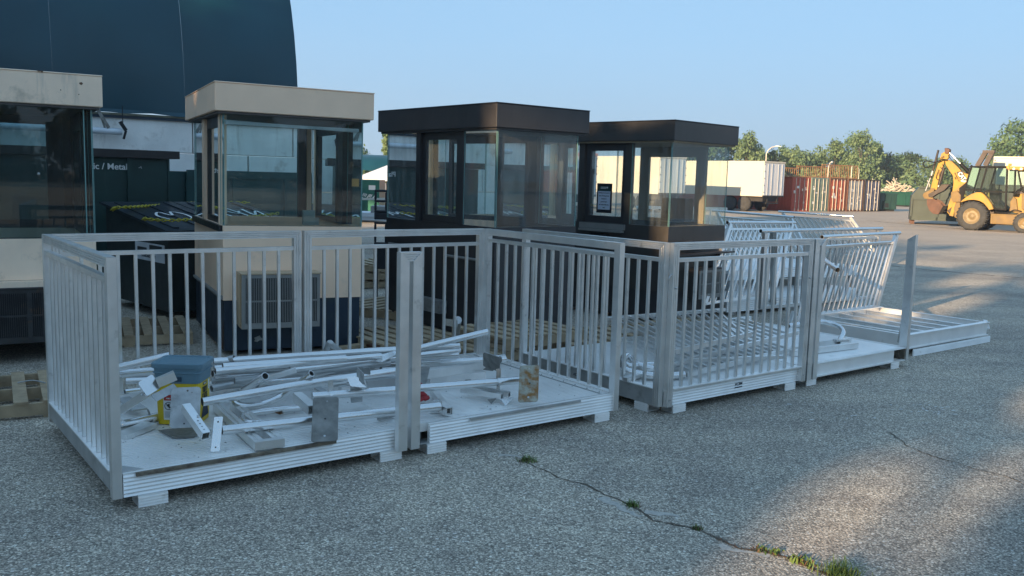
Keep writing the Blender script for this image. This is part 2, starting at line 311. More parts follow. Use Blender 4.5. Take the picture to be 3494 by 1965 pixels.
weed(2600, 1880, 34, .032, .05, 'first low leafy seedling cluster on the reddish part of the crack', .35, 4, True)
weed(2640, 1884, 26, .030, .06, 'second low leafy seedling cluster, between the first one and the taller sprigs', .45, 5, True)
weed(2720, 1915, 36, .045, .06, 'yellow green leafy sprigs left of the large grass tuft', .3, 6, True)
weed(2765, 1932, 26, .035, .05, 'low leafy sprig just left of the large grass tuft', .4, 7, True)
weed(2868, 1966, 300, .082, .12, 'large bright green grass tuft at the bottom edge of the picture', .06, 8)
weed(1312, 935, 160, .22, .16, 'green weed growing behind the pallets between the beige and dark booths', .05, 9, True)
mo = MB(); rr = random.Random(11)
for k in range(260):
    t = rr.random() ** .8; i = 10 + t * 6; a = cr[min(int(i), 15)].lerp(cr[min(int(i)+1, 16)], i % 1) + Vector((rr.gauss(0, .012), rr.gauss(0, .012), .004)); q = rr.uniform(.002, .007)
    mo.add([a + Vector((q, 0, 0)), a + Vector((-q * .4, q, rr.uniform(0, .01))), a + Vector((-q * .5, -q, rr.uniform(0, .006)))], [(0, 1, 2)])
tag(mo.build('crack_litter', mat('red_litter', (.16, .07, .035), .9, 0, .4, 40)), 'reddish dry litter along the crack near the bottom edge', 'plant litter', kind='stuff')
# ------------------------------------------------------------------ aluminium platforms
UX, UY = Vector((1, 0, 0)), Vector((0, 1, 0)); UZ = Vector((0, 0, 1))
def grooved(w, d, n=3, g=.006, rib_side=-1):   # profile: width w (first axis), depth d; grooves on one long face
    pts = []
    pts.append((-w/2, d/2)); pts.append((w/2, d/2))
    y = -d/2
    pts.append((w/2, y))
    step = w / n
    for k in range(n - 1):
        x = w/2 - step * (k + 1)
        pts += [(x + step*.12, y), (x + step*.05, y + g), (x - step*.03, y + g), (x - step*.38, y)]
    pts.append((-w/2, y))
    return pts
def post(mb, x, y, z0, z1, dirv, w=.064, d=.05, out=-1, cut=0, ribs=1):
    # dirv: direction along the railing; out face lies on -normal side
    t = Vector(dirv).normalized(); nrm = Vector((-t.y, t.x, 0)) * -out
    prof = grooved(w, d, 3) if ribs else [(-w/2, -d/2), (w/2, -d/2), (w/2, d/2), (-w/2, d/2)]
    # sweep vertical with mitred top (cut: shear of top along width)
    p = Vector((x, y, z0)); q = Vector((x, y, z1 - abs(cut) * w / 2))
    mb.extr(prof, p, q, t, nrm, 0, cut)
def rail_panel(par, a, b, zt, zpost, zdeck, drop=.125, n=13, out=-1, plate=True, h=.056, pw=.064, post_a=True, post_b=True):
    """guardrail from a to b (x,y) of the platform frame; each member its own part below the top rail"""
    a = Vector((a[0], a[1], 0)); b = Vector((b[0], b[1], 0)); t = (b - a).normalized(); L = (b - a).length; nrm = Vector((-t.y, t.x, 0)) * -out
    sl = pw / h
    m = MB(); m.extr(grooved(h, .05, 4), a + UZ * (zt - h/2) + t * (pw/2), b + UZ * (zt - h/2) - t * (pw/2), UZ, nrm, -sl, sl)
    rail = m.build('railing', ALU, par)
    for e, p, sg in ((post_a, a + t * pw/2, 1), (post_b, b - t * pw/2, -1)):
        if e:
            m = MB(); post(m, p.x, p.y, zpost, zt - .0012, t, pw - .001, .05, out, -sg * (h / pw))
            m.build('post', ALU, rail)
    m = MB(); zc = zt - drop - .015; m.bar(a + t * (pw + .001) + UZ * zc, b - t * (pw + .001) + UZ * zc, .04, .03); m.build('mid_rail', ALU, rail)
    if plate:
        m = MB(); m.bar(a + t * (pw + .001) + UZ * (zdeck + .006) - nrm * .0, b - t * (pw + .001) + UZ * (zdeck + .006), .06, .008); m.build('base_plate', ALU_DECK, rail)
    for k in range(n):
        s = pw + (L - 2 * pw) * (k + 1) / (n + 1); p = a + t * s
        m = MB(); m.bar(p + UZ * (zdeck + .011), p + UZ * (zc - .0155), .022, .022, side=t); m.build('baluster', ALU, rail)
    for e, p in ((post_a, a + t * pw/2), (post_b, b - t * pw/2)):
        if e:
            m = MB(); q = p - nrm * .0255 + UZ * (zpost + .06); m.lathe([(.0075, 0), (.0075, .004), (0, .005)], (0, 0, 0), 'z', 6)
            M = frame(q, t, UZ); m.v = [tuple(M @ Vector((v[0], v[1], v[2]))) for v in m.v]; m.build('bolt', STEEL, rail)
    return rail
def deck(par, x0, x1, y0, y1, zt=.2, th=.06, name='deck'):
    m = MB(); pitch = .036; n = int((y1 - y0) / pitch); prof = [(0, -th)]
    p2 = (y1 - y0) / n
    for k in range(n):
        y = k * p2; prof += [(y + .000, 0), (y + p2*.70, 0), (y + p2*.73, -.008), (y + p2*.97, -.008)]
    prof += [(y1 - y0, 0), (y1 - y0, -th)]
    m.extr(prof, (x0, y0, zt), (x1, y0, zt), UY, UZ)
    return m.build(name, ALU_DECK, par)
def fascia(par, x0, x1, y, z0, z1, ribs=6, th=.03, m_=None, name='front_beam', trim=True):
    m = MB(); h = (z1 - z0); st = h / ribs; prof = [(z1, th), (z0, th), (z0, 0)]
    for k in range(ribs):
        z = z0 + st * k; prof += [(z + st*.06, -.005), (z + st*.58, .001), (z + st*.62, .007), (z + st*.96, .007)]
    prof += [(z1, 0)]
    m.extr([(a, b) for a, b in prof], (x0, y, 0), (x1, y, 0), UZ, UY)
    return m.build(name, m_ or ALU_FASCIA, par)
def foot(par, x0, x1, y0, y1, zt=.066, axis='y'):
    m = MB(); w = x1 - x0; st = zt / 4; prof = [(zt, .012), (0, .012), (0, 0)]
    for k in range(4): prof += [(st*k + st*.06, -.003), (st*k + st*.62, -.001), (st*k + st*.68, .004), (st*k + st*.96, .004)]
    prof.append((zt, 0))
    if axis == 'y':
        m.extr(prof, (x0, y0, 0), (x1, y0, 0), UZ, UY); m.box(x0 + .002, x1 - .002, y0 + .0125, y1, zt - .006, zt - .001); m.box(x0 + .002, x1 - .002, y0 + .0125, y1, .001, .006); m.box(x0 + .07, x0 + .078, y0 + .0125, y1, .0065, zt - .0065)
        m.box(x0+.002, x1-.002, y1-.01, y1, .0065, zt-.0065)
        m.lathe([(.006, 0), (.006, .004)], (x0 + .02, y0 - .005, zt * .6), 'y', 8)
    else:
        m.extr(prof, (x0, y1, 0), (x0, y0, 0), UZ, UX); m.box(x0 + .0125, x1, y0 + .002, y1 - .002, zt - .006, zt - .001); m.box(x0 + .0125, x1, y0 + .002, y1 - .002, .001, .006); m.box(x1-.01, x1, y0+.002, y1-.002, .0065, zt-.0065)
    return m.build('foot', ALU_FASCIA, par)
def twin_post(par_label, loc, rz, x0, x1, y, zt, zb, group):
    o = thing('twin_post', par_label, 'post', loc, rz, group)
    w = (x1 - x0 - .029) / 2
    for s, xx in ((1, x0 + w/2), (-1, x1 - w/2)):
        m = MB(); post(m, xx, y, zb, zt, UX, w, .05, -1, -s * .92, ribs=0); m.build('post', ALU, o)
    m = MB(); h = w * .92; sl = 1/.92
    m.extr(grooved(h, .04, 4), (x0 + w/2 + .001, y + .003, zt - h/2), (x1 - w/2 - .001, y + .003, zt - h/2), UZ, UY, -sl, sl); m.build('cap_rail', ALU, o)
    return o
GA = 'aluminium platform units with guardrails'
AO, AY = (-2.115, 4.646, 0), .643; BO, BY = (1.224, 6.989, 0), .657
def Af(p): return Vector(AO) + Matrix.Rotation(AY, 3, 'Z') @ Vector(p)
def Bf(p): return Vector(BO) + Matrix.Rotation(BY, 3, 'Z') @ Vector(p)
HT = 1.373
# unit 1 (left end, nearest)
a1 = thing('platform_unit', 'nearest aluminium platform at the left, loaded with pipes and a yellow bucket', 'platform', Af((0, 0, 0)), AY, GA)
deck(a1, .056, 1.84, .034, 1.80); fascia(a1, .056, 1.80, 0, .066, .197)
m = MB(); m.bar((.12, -.012, .188), (1.30, -.012, .188), .018, .022); m.build('wood_strip', TIMBER, a1)
m = MB(); m.box(.056, .075, .034, 1.80, .07, .139); m.box(1.82, 1.838, .034, 1.80, .07, .139); m.box(.0755, 1.8195, 1.78, 1.80, .07, .139); m.build('frame', ALU_DULL, a1)
for x0, y0 in ((.127, -.018), (1.609, -.018), (.127, 1.60), (1.609, 1.60)): foot(a1, x0, x0 + .157, y0, y0 + .14)
m = MB(); m.add([(.058, .03, .2015), (.17, .03, .2015), (.058, .17, .2015)], [(0, 1, 2)]); m.build('corner_gusset', ALU_DULL, a1)
rail_panel(a1, (.026, -.0), (.026, 1.86), HT, .062, .2, .11, 13, out=1, pw=.056)
rail_panel(a1, (.056, 1.83), (1.868, 1.83), HT, .062, .2, .125, 13, out=-1)
m = MB(); m.box(.0, .05, .06, 1.80, .10, .199); m.build('side_beam', ALU_DULL, a1)
# unit 2
a2 = thing('platform_unit', 'second platform from the left, pipe ends and brackets on it, railing on its right side', 'platform', Af((1.846, 0, 0)), AY, GA)
deck(a2, .0, 1.79, .034, 1.80); fascia(a2, .135, 1.79, -.012, .066, .197)
m = MB(); m.box(.012, .13, .09, .10, .075, .139); m.box(.012, .134, -.01, .09, .066, .074); m.box(.004, .012, -.008, .12, .075, .139); m.build('end_bracket', PLATE, a2)
m = MB(); m.bar((.45, -.026, .19), (1.45, -.026, .19), .012, .018); m.build('trim_strip', ALU_DULL, a2)
m = MB(); m.box(.0, .018, .13, 1.80, .07, .139); m.box(1.772, 1.79, .034, 1.80, .07, .139); m.box(.0185, 1.7715, 1.78, 1.80, .07, .139); m.build('frame', ALU_DULL, a2)
for x0, y0 in ((.108, -.03), (1.60, -.03), (.108, 1.60), (1.60, 1.60)): foot(a2, x0, x0 + .15, y0, y0 + .14)
rail_panel(a2, (.034, 1.80), (1.80, 1.80), HT, .062, .2, .125, 13, out=-1)
rail_panel(a2, (1.815, -.03), (1.815, 1.775), HT, .066, .2, .088, 12, out=-1)
m = MB()
for k in range(12): m.tube([(1.735, .08 + k*.145, .2), (1.735, .08 + k*.145, .204)], .005, 6)
m.build('rivet_row', PLATE_DARK, a2)
m = MB(); m.box(1.70, 1.706, .04, 1.79, .1995, .2008); m.box(1.715, 1.719, .04, 1.79, .1995, .2008); m.build('deck_seam', BLACKHOLE, a2)
twin_post('twin upright posts joined by a short mitred cap between the two left platforms', AO, AY, 1.708, 1.866, -.052, 1.358, .068, 'mitred twin posts at the platform joints')
# unit 3 and 4 (right group)
b1 = thing('platform_unit', 'third platform from the left, holding a heap of flat railing sections behind its front railing', 'platform', Bf((0, 0, 0)), BY, GA)
deck(b1, .0, 1.83, .034, 1.78); fascia(b1, .036, 1.78, -.004, .066, .18, 5)
m = MB(); m.box(-.004, 1.79, -.03, .033, .186, .2025); m.build('edge_trim', ALU, b1)
m = MB(); m.box(-.046, -.03, .04, 1.80, .068, .2); m.box(-.029, -.002, .04, 1.80, .068, .078); m.box(-.029, -.002, .04, 1.80, .19, .1995); m.box(-.03, -.002, .0405, 1.799, .0785, .0865); m.build('side_beam', ALU_DULL, b1)
m = MB(); m.box(1.81, 1.828, .034, 1.78, .07, .139); m.box(0, 1.80, 1.76, 1.78, .07, .139); m.build('frame', ALU_DULL, b1)
for x0 in (.10, 1.576): foot(b1, x0, x0 + .152, -.022, .11)
for x0 in (.10, 1.576): foot(b1, x0, x0 + .152, 1.6, 1.74)
foot(b1, -.044, .10, .12, .27, axis='x')
rail_panel(b1, (-.03, -.0), (-.03, 1.80), HT, .066, .2, .122, 13, out=1)
rail_panel(b1, (.0, -.02), (1.84, -.02), HT, .066, .2, .122, 14, out=-1)
m = MB(); m.lathe([(0, -.012), (.008, -.012), (.009, 0)], (.03, -.047, 1.02), 'y', 10); m.tube([(-.035, -.035, 1.10), (-.02, -.04, 1.13), (.005, -.04, 1.13)], .004, 6); m.build('latch_bolt', STEEL, b1)
m = MB(); m.lathe([(0, -.012), (.008, -.012), (.009, 0)], (1.80, -.047, 1.02), 'y', 10); m.build('latch_bolt', STEEL, b1)
DARKINK = mat('dark_print', (.05, .06, .08), .6)
text_mesh('ACBM', .034, 'maker_lettering', DARKINK, b1, frame((.93, -.0095, .140), UX, UZ), 1.05, .0004)
m = MB(); m.box(.88, .98, -.0090, -.0078, .108, .117); m.build('lettering_bar', DARKINK, b1)
text_mesh('AC', .034, 'maker_lettering', DARKINK, b1, frame((-.0475, 1.0, .14), -UY, UZ), 1.05, .0004)
b2 = thing('platform_unit', 'fourth platform from the left, smooth open deck with a lone tall post at its corner', 'platform', Bf((1.845, 0, 0)), BY, GA)
m = MB(); m.box(0, 1.80, .0, 1.78, .196, .2); m.bar((0, .03, .203), (1.79, .03, .203), .03, .006); m.bar((1.79, .02, .203), (1.79, 1.78, .203), .03, .006); m.build('deck', ALU_DECK, b2)
m = MB(); m.box(.01, 1.62, .02, .028, .078, .19); m.box(.01, 1.79, -.012, .0275, .066, .0775); m.box(.01, 1.80, -.008, .06, .1905, .1955); m.build('front_beam', ALU_FASCIA, b2)
m = MB(); m.box(1.79, 1.80, .0, .09, .068, .1955); m.box(1.78, 1.79, .061, 1.78, .07, .1955); m.build('end_plate', TIMBER, b2)
for x0 in (.07, 1.527): foot(b2, x0, x0 + .15, -.012, .12)
for x0 in (.07, 1.527): foot(b2, x0, x0 + .15, 1.6, 1.74)
m = MB(); post(m, 1.826, .03, .068, HT, UY, .085, .05, -1, -.62); m.build('post', ALU, b2)
twin_post('twin upright posts joined by a short mitred cap between the two right platforms', BO, BY, 1.852, 2.006, -.03, 1.366, .068, 'mitred twin posts at the platform joints')
# overturned frame behind
c1 = thing('platform_unit', 'platform lying bottom up at the far right end, its open frame of parallel joists showing', 'platform', Bf((4.22, .32, 0)), BY, None)
m = MB(); m.box(0, 1.92, 0, .012, .07, .225); m.box(0, 1.92, -.025, -.0005, .07, .08); m.box(0, 1.92, -.03, .04, .2255, .235); m.build('front_beam', ALU_FASCIA, c1)
m = MB(); m.box(0, .012, .013, 1.43, .07, .225); m.box(0, .04, .041, 1.43, .2255, .232); m.build('side_beam', ALU_FASCIA, c1)
m = MB(); m.box(1.91, 1.92, .013, 1.43, .07, .225); m.box(1.88, 1.92, .041, 1.43, .2255, .232); m.build('side_beam', ALU_FASCIA, c1)
m = MB(); m.box(0, 1.92, 1.43, 1.442, .07, .232); m.box(0, 1.92, 1.38, 1.4295, .2325, .24); m.build('rear_beam', ALU_FASCIA, c1)
m = MB(); m.box(.0125, 1.9095, .0125, 1.4295, .07, .10); m.build('deck_underside', ALU_DECK, c1)
for k in range(5):
    x = .32 * (k + 1); m = MB(); m.box(x, x + .006, .0125, 1.4295, .1005, .20); m.box(x - .022, x + .028, .0125, 1.4295, .2005, .206); m.build('joist', ALU, c1)
m = MB(); m.bar((.02, -.10, .02), (1.80, -.055, .02), .005, .09, side=(0, 1, .9)); m.prism([(0, 0), (0, 0)], 0, 0) if 0 else None
mesh_t = fascia(c1, .06, 1.86, -.075, .0, .075, 5, .012, name='loose_fascia')
m = MB(); m.obox((1.99, .04, .19), (.055, .03, 0), (-.01, .02, 0.0), (0, .02, .045)); m.build('bent_tab', ALU_PIPE, c1)
for s_, zz in ((0, .06), (0.0, .0)): pass
for x0, y0 in ((.1, .2), (1.7, .2), (.1, 1.2), (1.7, 1.2)): 
    m = MB(); m.box(x0, x0 + .12, y0, y0 + .12, 0, .069); m.build('foot', ALU_DULL, c1)
# ------------------------------------------------------------------ loose pipes, brackets and railing sections on the platforms
GP = 'loose aluminium pipes heaped on the left platforms'
def smooth(pts, n=6):                                 # Catmull-Rom through points
    pts = [Vector(p) for p in pts]; out = []
    for i in range(len(pts)-1):
        p0 = pts[max(i-1, 0)]; p1 = pts[i]; p2 = pts[i+1]; p3 = pts[min(i+2, len(pts)-1)]
        for k in range(n):
            t = k/n; out.append(.5*((2*p1) + (p2-p0)*t + (2*p0-5*p1+4*p2-p3)*t*t + (3*p1-p0-3*p2+p3)*t**3))
    out.append(pts[-1]); return out
def pipe(label, pts, r=.024, curve=False, m=None, group=GP, n=14, name='pipe', collar=None):
    P = [at(*p) for p in pts]
    if curve: P = smooth(P)
    r *= 1.1; mb = MB(); mb.tube(P, r, n, hollow=.004)
    if collar:
        d = (P[1] - P[0]).normalized() if collar > 0 else (P[-2] - P[-1]).normalized(); b = P[0] if collar > 0 else P[-1]
        mb.tube([b - d * .07, b + d * .01], r * .82, n, hollow=.004)
    return mesh_thing(mb, name, m or ALU_PIPE, label, 'pipe', group)
pipe('long pipe nearest the front edge, its left end at the small upright strap plate', [(757, 1468, .29), (1500, 1386, .27)], .027)
pipe('long sloping pipe passing right of the yellow bucket behind the tall grey end plate', [(690, 1371, .37), (1000, 1317, .40), (1400, 1258, .40)], .027)
p3 = thing('plated_pole', 'pole with a grey plate on its left end and a rusty plate on its right', 'pole', Vector(at(1400, 1330, .33)))
inv = p3.location
def loc(v): return Vector(v) - inv
m = MB(); m.tube([loc(at(1065, 1352, .34)), loc(at(1772, 1297, .34))], .028, 16); m.build('pole', ALU_PIPE, p3)
def plate_px(par, cs, t, mt, name, holes=()):        # plate from three corner points (tl, tr, bl) given as world points
    tl, tr, bl = [Vector(c) for c in cs]; x = tr - tl; y = bl - tl; nrm = x.cross(y).normalized()
    w, h = x.length, y.length; xn, yn = x.normalized(), y.normalized(); r = min(w, h) * .12; pts = []
    for cx, cy, a0 in ((r, r, 180), (w-r, r, 270), (w-r, h-r, 0), (r, h-r, 90)):
        for k in range(4): a = R(a0 + k*30); pts.append(tl + xn * (cx + r*cos(a)) + yn * (cy + r*sin(a)))
    n = len(pts); mb = MB(); vs = pts + [p + nrm * t for p in pts]
    mb.add(vs, [tuple(range(n)), tuple(reversed(range(n, 2*n)))] + [(i, i+n, (i+1) % n+n, (i+1) % n) for i in range(n)])
    o = mb.build(name, mt, par)
    for fx, fy, rr, mm in holes:
        hb = MB(); c = tl + xn * w * fx + yn * h * fy - nrm * .0012; k = 10
        hb.add([c + xn * rr * cos(2*pi*i/k) + yn * rr * sin(2*pi*i/k) for i in range(k)], [tuple(range(k))]); hb.build('bolt_hole', mm, o)
    return o
plate_px(p3, [loc(at(1068, 1356, .43)), loc(at(1156, 1353, .43)), loc(at(1061, 1508, .215))], .006, PLATE_DARK, 'end_plate', ((.5, .5, .006, BLACKHOLE), (.5, .88, .007, STEEL), (.55, .1, .005, PLATE)))
plate_px(p3, [loc(at(1774, 1247, .47)), loc(at(1840, 1245, .47)), loc(at(1768, 1372, .25))], .006, RUSTY, 'end_plate', ((.55, .5, .006, BLACKHOLE), (.5, .88, .008, STEEL), (.5, .1, .005, PLATE)))
m = MB(); m.hbar(loc(at(1066, 1398, .33)), loc(at(1014, 1352, .36)), .06, .06); m.build('square_stub', ALU, p3)
for px in (1127, 1700):
    py = 1352 - (px - 1065) * .0778; c = loc(at(px, py, .34)); ax = (at(1772, 1297, .34) - at(1065, 1352, .34)).normalized()
    m = MB()
    for k in range(12):
        a, b = 2*pi*k/12, 2*pi*(k+1)/12; s_ = ax.cross(UZ).normalized()
        m.add([c + s_*cos(a)*.0315 + UZ*sin(a)*.0315 - ax*.012, c + s_*cos(b)*.0315 + UZ*sin(b)*.0315 - ax*.012, c + s_*cos(b)*.0315 + UZ*sin(b)*.0315 + ax*.012, c + s_*cos(a)*.0315 + UZ*sin(a)*.0315 + ax*.012], [(0, 1, 2, 3)])
    m.obox(c + UZ * .065, ax * .018, s_ * .003, UZ * .035); m.obox(c - UZ * .045, ax * .012, s_ * .004, UZ * .02); m.build('clip', ALU_PIPE, p3)
pipe('longest pipe rising diagonally to the right across the heap, ending high before the corner post', [(1064, 1281, .30), (1350, 1207, .42), (1664, 1131, .58)], .024)
bundle = [((729, 1233, .44), (1541, 1181, .44), 'back', .026), ((729, 1243, .40), (1543, 1196, .40), 'second', .024), ((731, 1259, .40), (1562, 1209, .38), 'third', .026),
          ((729, 1272, .34), (1500, 1232, .32), 'fourth', .024), ((733, 1290, .30), (1650, 1227, .30), 'front', .026)]
for k, (a, b, nm, r_) in enumerate(bundle):
    pipe(['rearmost long pipe of the straight bundle, its right end stepped to a smaller diameter', 'long pipe second from the back of the straight bundle', 'middle pipe of the straight bundle, with a blunt rounded right end', 'thin long pipe of the straight bundle, fourth from the back', 'front pipe of the straight bundle, running on to the brown tilted plate'][k], [a, b], r_, collar=(-1 if k in (0, 1) else None))
pipe('pipe end pointing up behind the lid of the yellow bucket, left of it', [(395, 1256, .42), (580, 1213, .50)], .027)
pipe('level pipe entering behind the left side of the blue bucket lid', [(395, 1276, .36), (545, 1264, .36)], .028)
pipe('short yellowish stained pipe behind the bucket beneath the bundle', [(445, 1293, .30), (560, 1288, .30)], .022, m=ALU_DULL)
pipe('open-ended small pipe with collar at the left behind the corner post', [(426, 1337, .30), (540, 1321, .30)], .018)
pipe('thick pipe low at the left edge pointing towards the bucket foot', [(400, 1455, .24), (560, 1418, .24)], .028)
pipe('short pipe piece leaning behind the right side of the bucket lid', [(720, 1243, .40), (800, 1222, .46)], .024, m=ALU_DULL)
pipe('pipe with two bolt holes ending just right of the bucket', [(725, 1275, .36), (778, 1268, .36)], .024)
pipe('dull grey pipe showing between the bucket and the bundle', [(722, 1300, .28), (980, 1276, .30)], .022, m=ALU_DULL)
pipe('dull curved handrail pipe starting right behind the printed side of the bucket', [(722, 1326, .27), (790, 1312, .28), (860, 1310, .30), (895, 1311, .33), (860, 1312, .30)][:3] + [(880, 1312, .30)], .024, True, m=ALU_DULL)
pipe('short stub pipe with open end pointing up near the bucket', [(832, 1332, .31), (905, 1283, .47)], .0235)
pipe('bent handrail pipe with a tight hook, its open end pointing up right of centre', [(1063, 1274, .47), (1010, 1315, .37), (960, 1352, .28), (900, 1378, .25), (840, 1386, .25), (806, 1376, .27), (803, 1360, .30), (830, 1352, .32), (900, 1340, .33)], .022, True)
pipe('bent handrail pipe lying low on the deck, its hook facing left', [(1040, 1389, .235), (960, 1398, .235), (880, 1407, .235), (838, 1416, .235), (828, 1432, .235), (850, 1444, .235), (920, 1446, .235), (1000, 1442, .235)], .022, True)
pipe('thick ribbed pipe crossing behind the bundle to the open deck at right', [(1300, 1262, .30), (1480, 1242, .29), (1720, 1218, .27)], .024)
def member(name, label, cat, parts, group=None):
    o = thing(name, label, cat, parts[0][1][0], 0, group); L = o.location.copy()
    for nm, (a, b), w, h, mt, hol in parts:
        mb = MB(); (mb.hbar if hol else mb.bar)(a - L, b - L, w, h); mb.build(nm, mt, o)
    return o
rr = random.Random(21)
for k, (a, b, r_, lab) in enumerate((((735, 1266, .46), (1300, 1214, .46), .021, 'thin pipe lying across the top of the straight bundle'), ((760, 1250, .48), (1180, 1222, .47), .024, 'short pipe on top of the left half of the bundle'),
        ((800, 1300, .36), (1330, 1236, .40), .022, 'pipe slanting across the front of the bundle towards the twin posts'), ((735, 1318, .27), (1290, 1272, .27), .026, 'thick pipe at the bottom of the heap below the bundle'),
        ((990, 1262, .42), (1560, 1196, .43), .020, 'slim pipe running behind the twin posts into the bundle ends'), ((1120, 1302, .30), (1620, 1262, .30), .022, 'pipe running between the two right hand end plates and the bundle'),
        ((880, 1342, .27), (1180, 1306, .28), .02, 'short slim pipe in front of the bundle, left of the box bracket'), ((430, 1300, .36), (520, 1296, .36), .02, 'short dull pipe stub between the corner post and the bucket'))):
    pipe(lab, [a, b], r_, m=ALU_DULL if k % 3 == 2 else None)
for k, (a, b, w, h, mt, nm_, lab) in enumerate((((885, 1300, .37), (1010, 1262, .44), .05, .03, ALU, 'bar_piece', 'flat bar lying across the hooked pipes'), ((1080, 1322, .30), (1130, 1352, .25), .06, .012, PLATE, 'strap', 'dull strap piece leaning by the box bracket'),
        ((1290, 1235, .43), (1345, 1205, .46), .07, .008, ALU_PIPE, 'strap', 'pale strap lying on the bundle behind the twin posts'), ((770, 1352, .25), (815, 1340, .28), .05, .05, ALU_DULL, 'block_end', 'dull block-like tube end right of the bucket'),
        ((1560, 1262, .30), (1600, 1300, .24), .05, .01, PLATE_DARK, 'strap', 'dark strap under the grooved bar near the brown plate'), ((940, 1450, .212), (1010, 1432, .212), .03, .008, PLATE_DARK, 'strap', 'small dark strip lying flat near the low hooked pipe'),
        ((1290, 1430, .22), (1345, 1415, .22), .025, .02, PLATE, 'strap', 'small bar lying on the deck just left of the twin posts'))):
    mb = MB(); mb.bar(at(*a), at(*b), w, h); mesh_thing(mb, nm_, mt, lab, 'scrap')
# brackets at the left
br = thing('bracket', 'square tube bracket with a large upright flat plate, standing in front of the bucket', 'bracket', at(633, 1490, .2)); L = br.location.copy()
plate_px(br, [at(585, 1323, .50) - L, at(686, 1319, .50) - L, at(578, 1462, .275) - L], .006, PLATE, 'plate', ((.55, .09, .006, TIMBER), (.7, .14, .004, PLATE_DARK), (.48, .90, .005, BLACKHOLE)))
m = MB(); m.hbar(at(633, 1388, .41) - L, at(702, 1487, .29) - L, .050, .050); m.build('square_tube', ALU, br)
for k in range(4):
    p = at(633 + (702-633)*(.62 + .1*k), 1388 + 99*(.62 + .1*k), .41 - .12*(.62+.1*k)) - L + UZ * .0262
    mm_ = MB(); mm_.lathe([(0, .001), (.005, .001), (.005, 0)], p, 'z', 8); mm_.build('bolt_hole', BLACKHOLE, br)
m = MB(); m.lathe([(0, .014), (.008, .014), (.008, 0)], at(676, 1425, .385) - L, 'z', 6); m.build('bolt', STEEL, br)
st = thing('strap_plate', 'narrow upright strap plate with two holes, standing at the left end of the lowest pipe', 'bracket', at(740, 1530, .2)); L = st.location.copy()
plate_px(st, [at(731, 1422, .40) - L, at(761, 1421, .40) - L, at(719, 1541, .21) - L], .006, ALU_PIPE, 'plate', ((.5, .15, .005, BLACKHOLE), (.5, .88, .005, TIMBER)))
m = MB(); m.hbar(at(716, 1478, .29) - L, at(734, 1475, .29) - L, .045, .045); m.build('socket', ALU, st)
bl = thing('bracket', 'tilted bracket with square plate and tube end, long arm reaching the left corner post', 'bracket', at(480, 1400, .25)); L = bl.location.copy()
m = MB(); m.hbar(at(406, 1405, .30) - L, at(520, 1330, .46) - L, .052, .045); m.build('arm', ALU, bl)
plate_px(bl, [at(470, 1306, .54) - L, at(519, 1276, .58) - L, at(502, 1352, .46) - L], .02, ALU_PIPE, 'plate', ((.8, .5, .004, TIMBER),))
m = MB(); m.hbar(at(536, 1306, .53) - L, at(598, 1280, .57) - L, .055, .055); m.build('square_tube', ALU, bl)
plate_px(bl, [at(516, 1348, .48) - L, at(592, 1308, .52) - L, at(534, 1370, .44) - L], .004, PLATE, 'wing_plate')
m = MB(); m.lathe([(0, .012), (.009, .012), (.009, 0)], at(484, 1350, .46) - L, 'z', 6); m.build('bolt', STEEL, bl)
fp = MB(); fp.obox(at(0 + 522, 1445, .215), (at(538, 1494, .205) - at(502, 1396, .36)) / 2, Vector((.004, .002, 0)), Vector((.012, -.02, .0)))
mesh_thing(fp, 'thin_blade', PLATE_DARK, 'thin dark metal blade leaning on edge left of the bucket foot', 'scrap')
fp = MB(); q = [at(542, 1470, .206), at(664, 1455, .206), at(690, 1475, .206), at(662, 1493, .206), at(592, 1495, .206)]
fp.add(q + [p + UZ * .005 for p in q], [(4, 3, 2, 1, 0), (5, 6, 7, 8, 9)] + [(i, (i+1) % 5, (i+1) % 5+5, i+5) for i in range(5)])
mesh_thing(fp, 'flat_plate', PLATE_DARK, 'dark stained flat plate lying on the deck under the bracket', 'scrap')
for a, b, w, h, lab in (((412, 1490, .215), (514, 1448, .225), .10, .03, 'wide grooved bar piece lying low on the deck at the left, beside the thin blade'), ((412, 1455, .23), (470, 1430, .23), .05, .02, 'short pale bar end poking out behind the left corner post'),
                        ((420, 1358, .26), (480, 1398, .24), .09, .012, 'dull flat bar sloping under the tilted bracket arm')):
    fp = MB(); fp.bar(at(*a), at(*b), w, h); mesh_thing(fp, 'bar_piece', ALU if 'grooved' in lab else ALU_DULL, lab, 'scrap')
# long twin bar frame lying on the deck
tf = thing('twin_bar_frame', 'long narrow frame of two parallel bars lying flat on the deck near the front', 'frame', at(900, 1530, .2)); L = tf.location.copy()
a0, a1_ = at(742, 1388, .232) - L, at(880, 1514, .232) - L; dd = (a1_ - a0).normalized(); sdd = Vector((-dd.y, dd.x, 0)) * -1
if sdd.x < 0: sdd = -sdd
for off in (0, .115):
    m = MB(); m.extr(grooved(.062, .05, 2), a0 + sdd * off, a1_ + sdd * off, sdd, -UZ); m.build('bar', ALU, tf)
m = MB(); m.bar(a1_ - sdd * .031 + dd * .0255, a1_ + sdd * (.115 + .031) + dd * .0255, .05, .05); m.build('end_bar', ALU, tf)
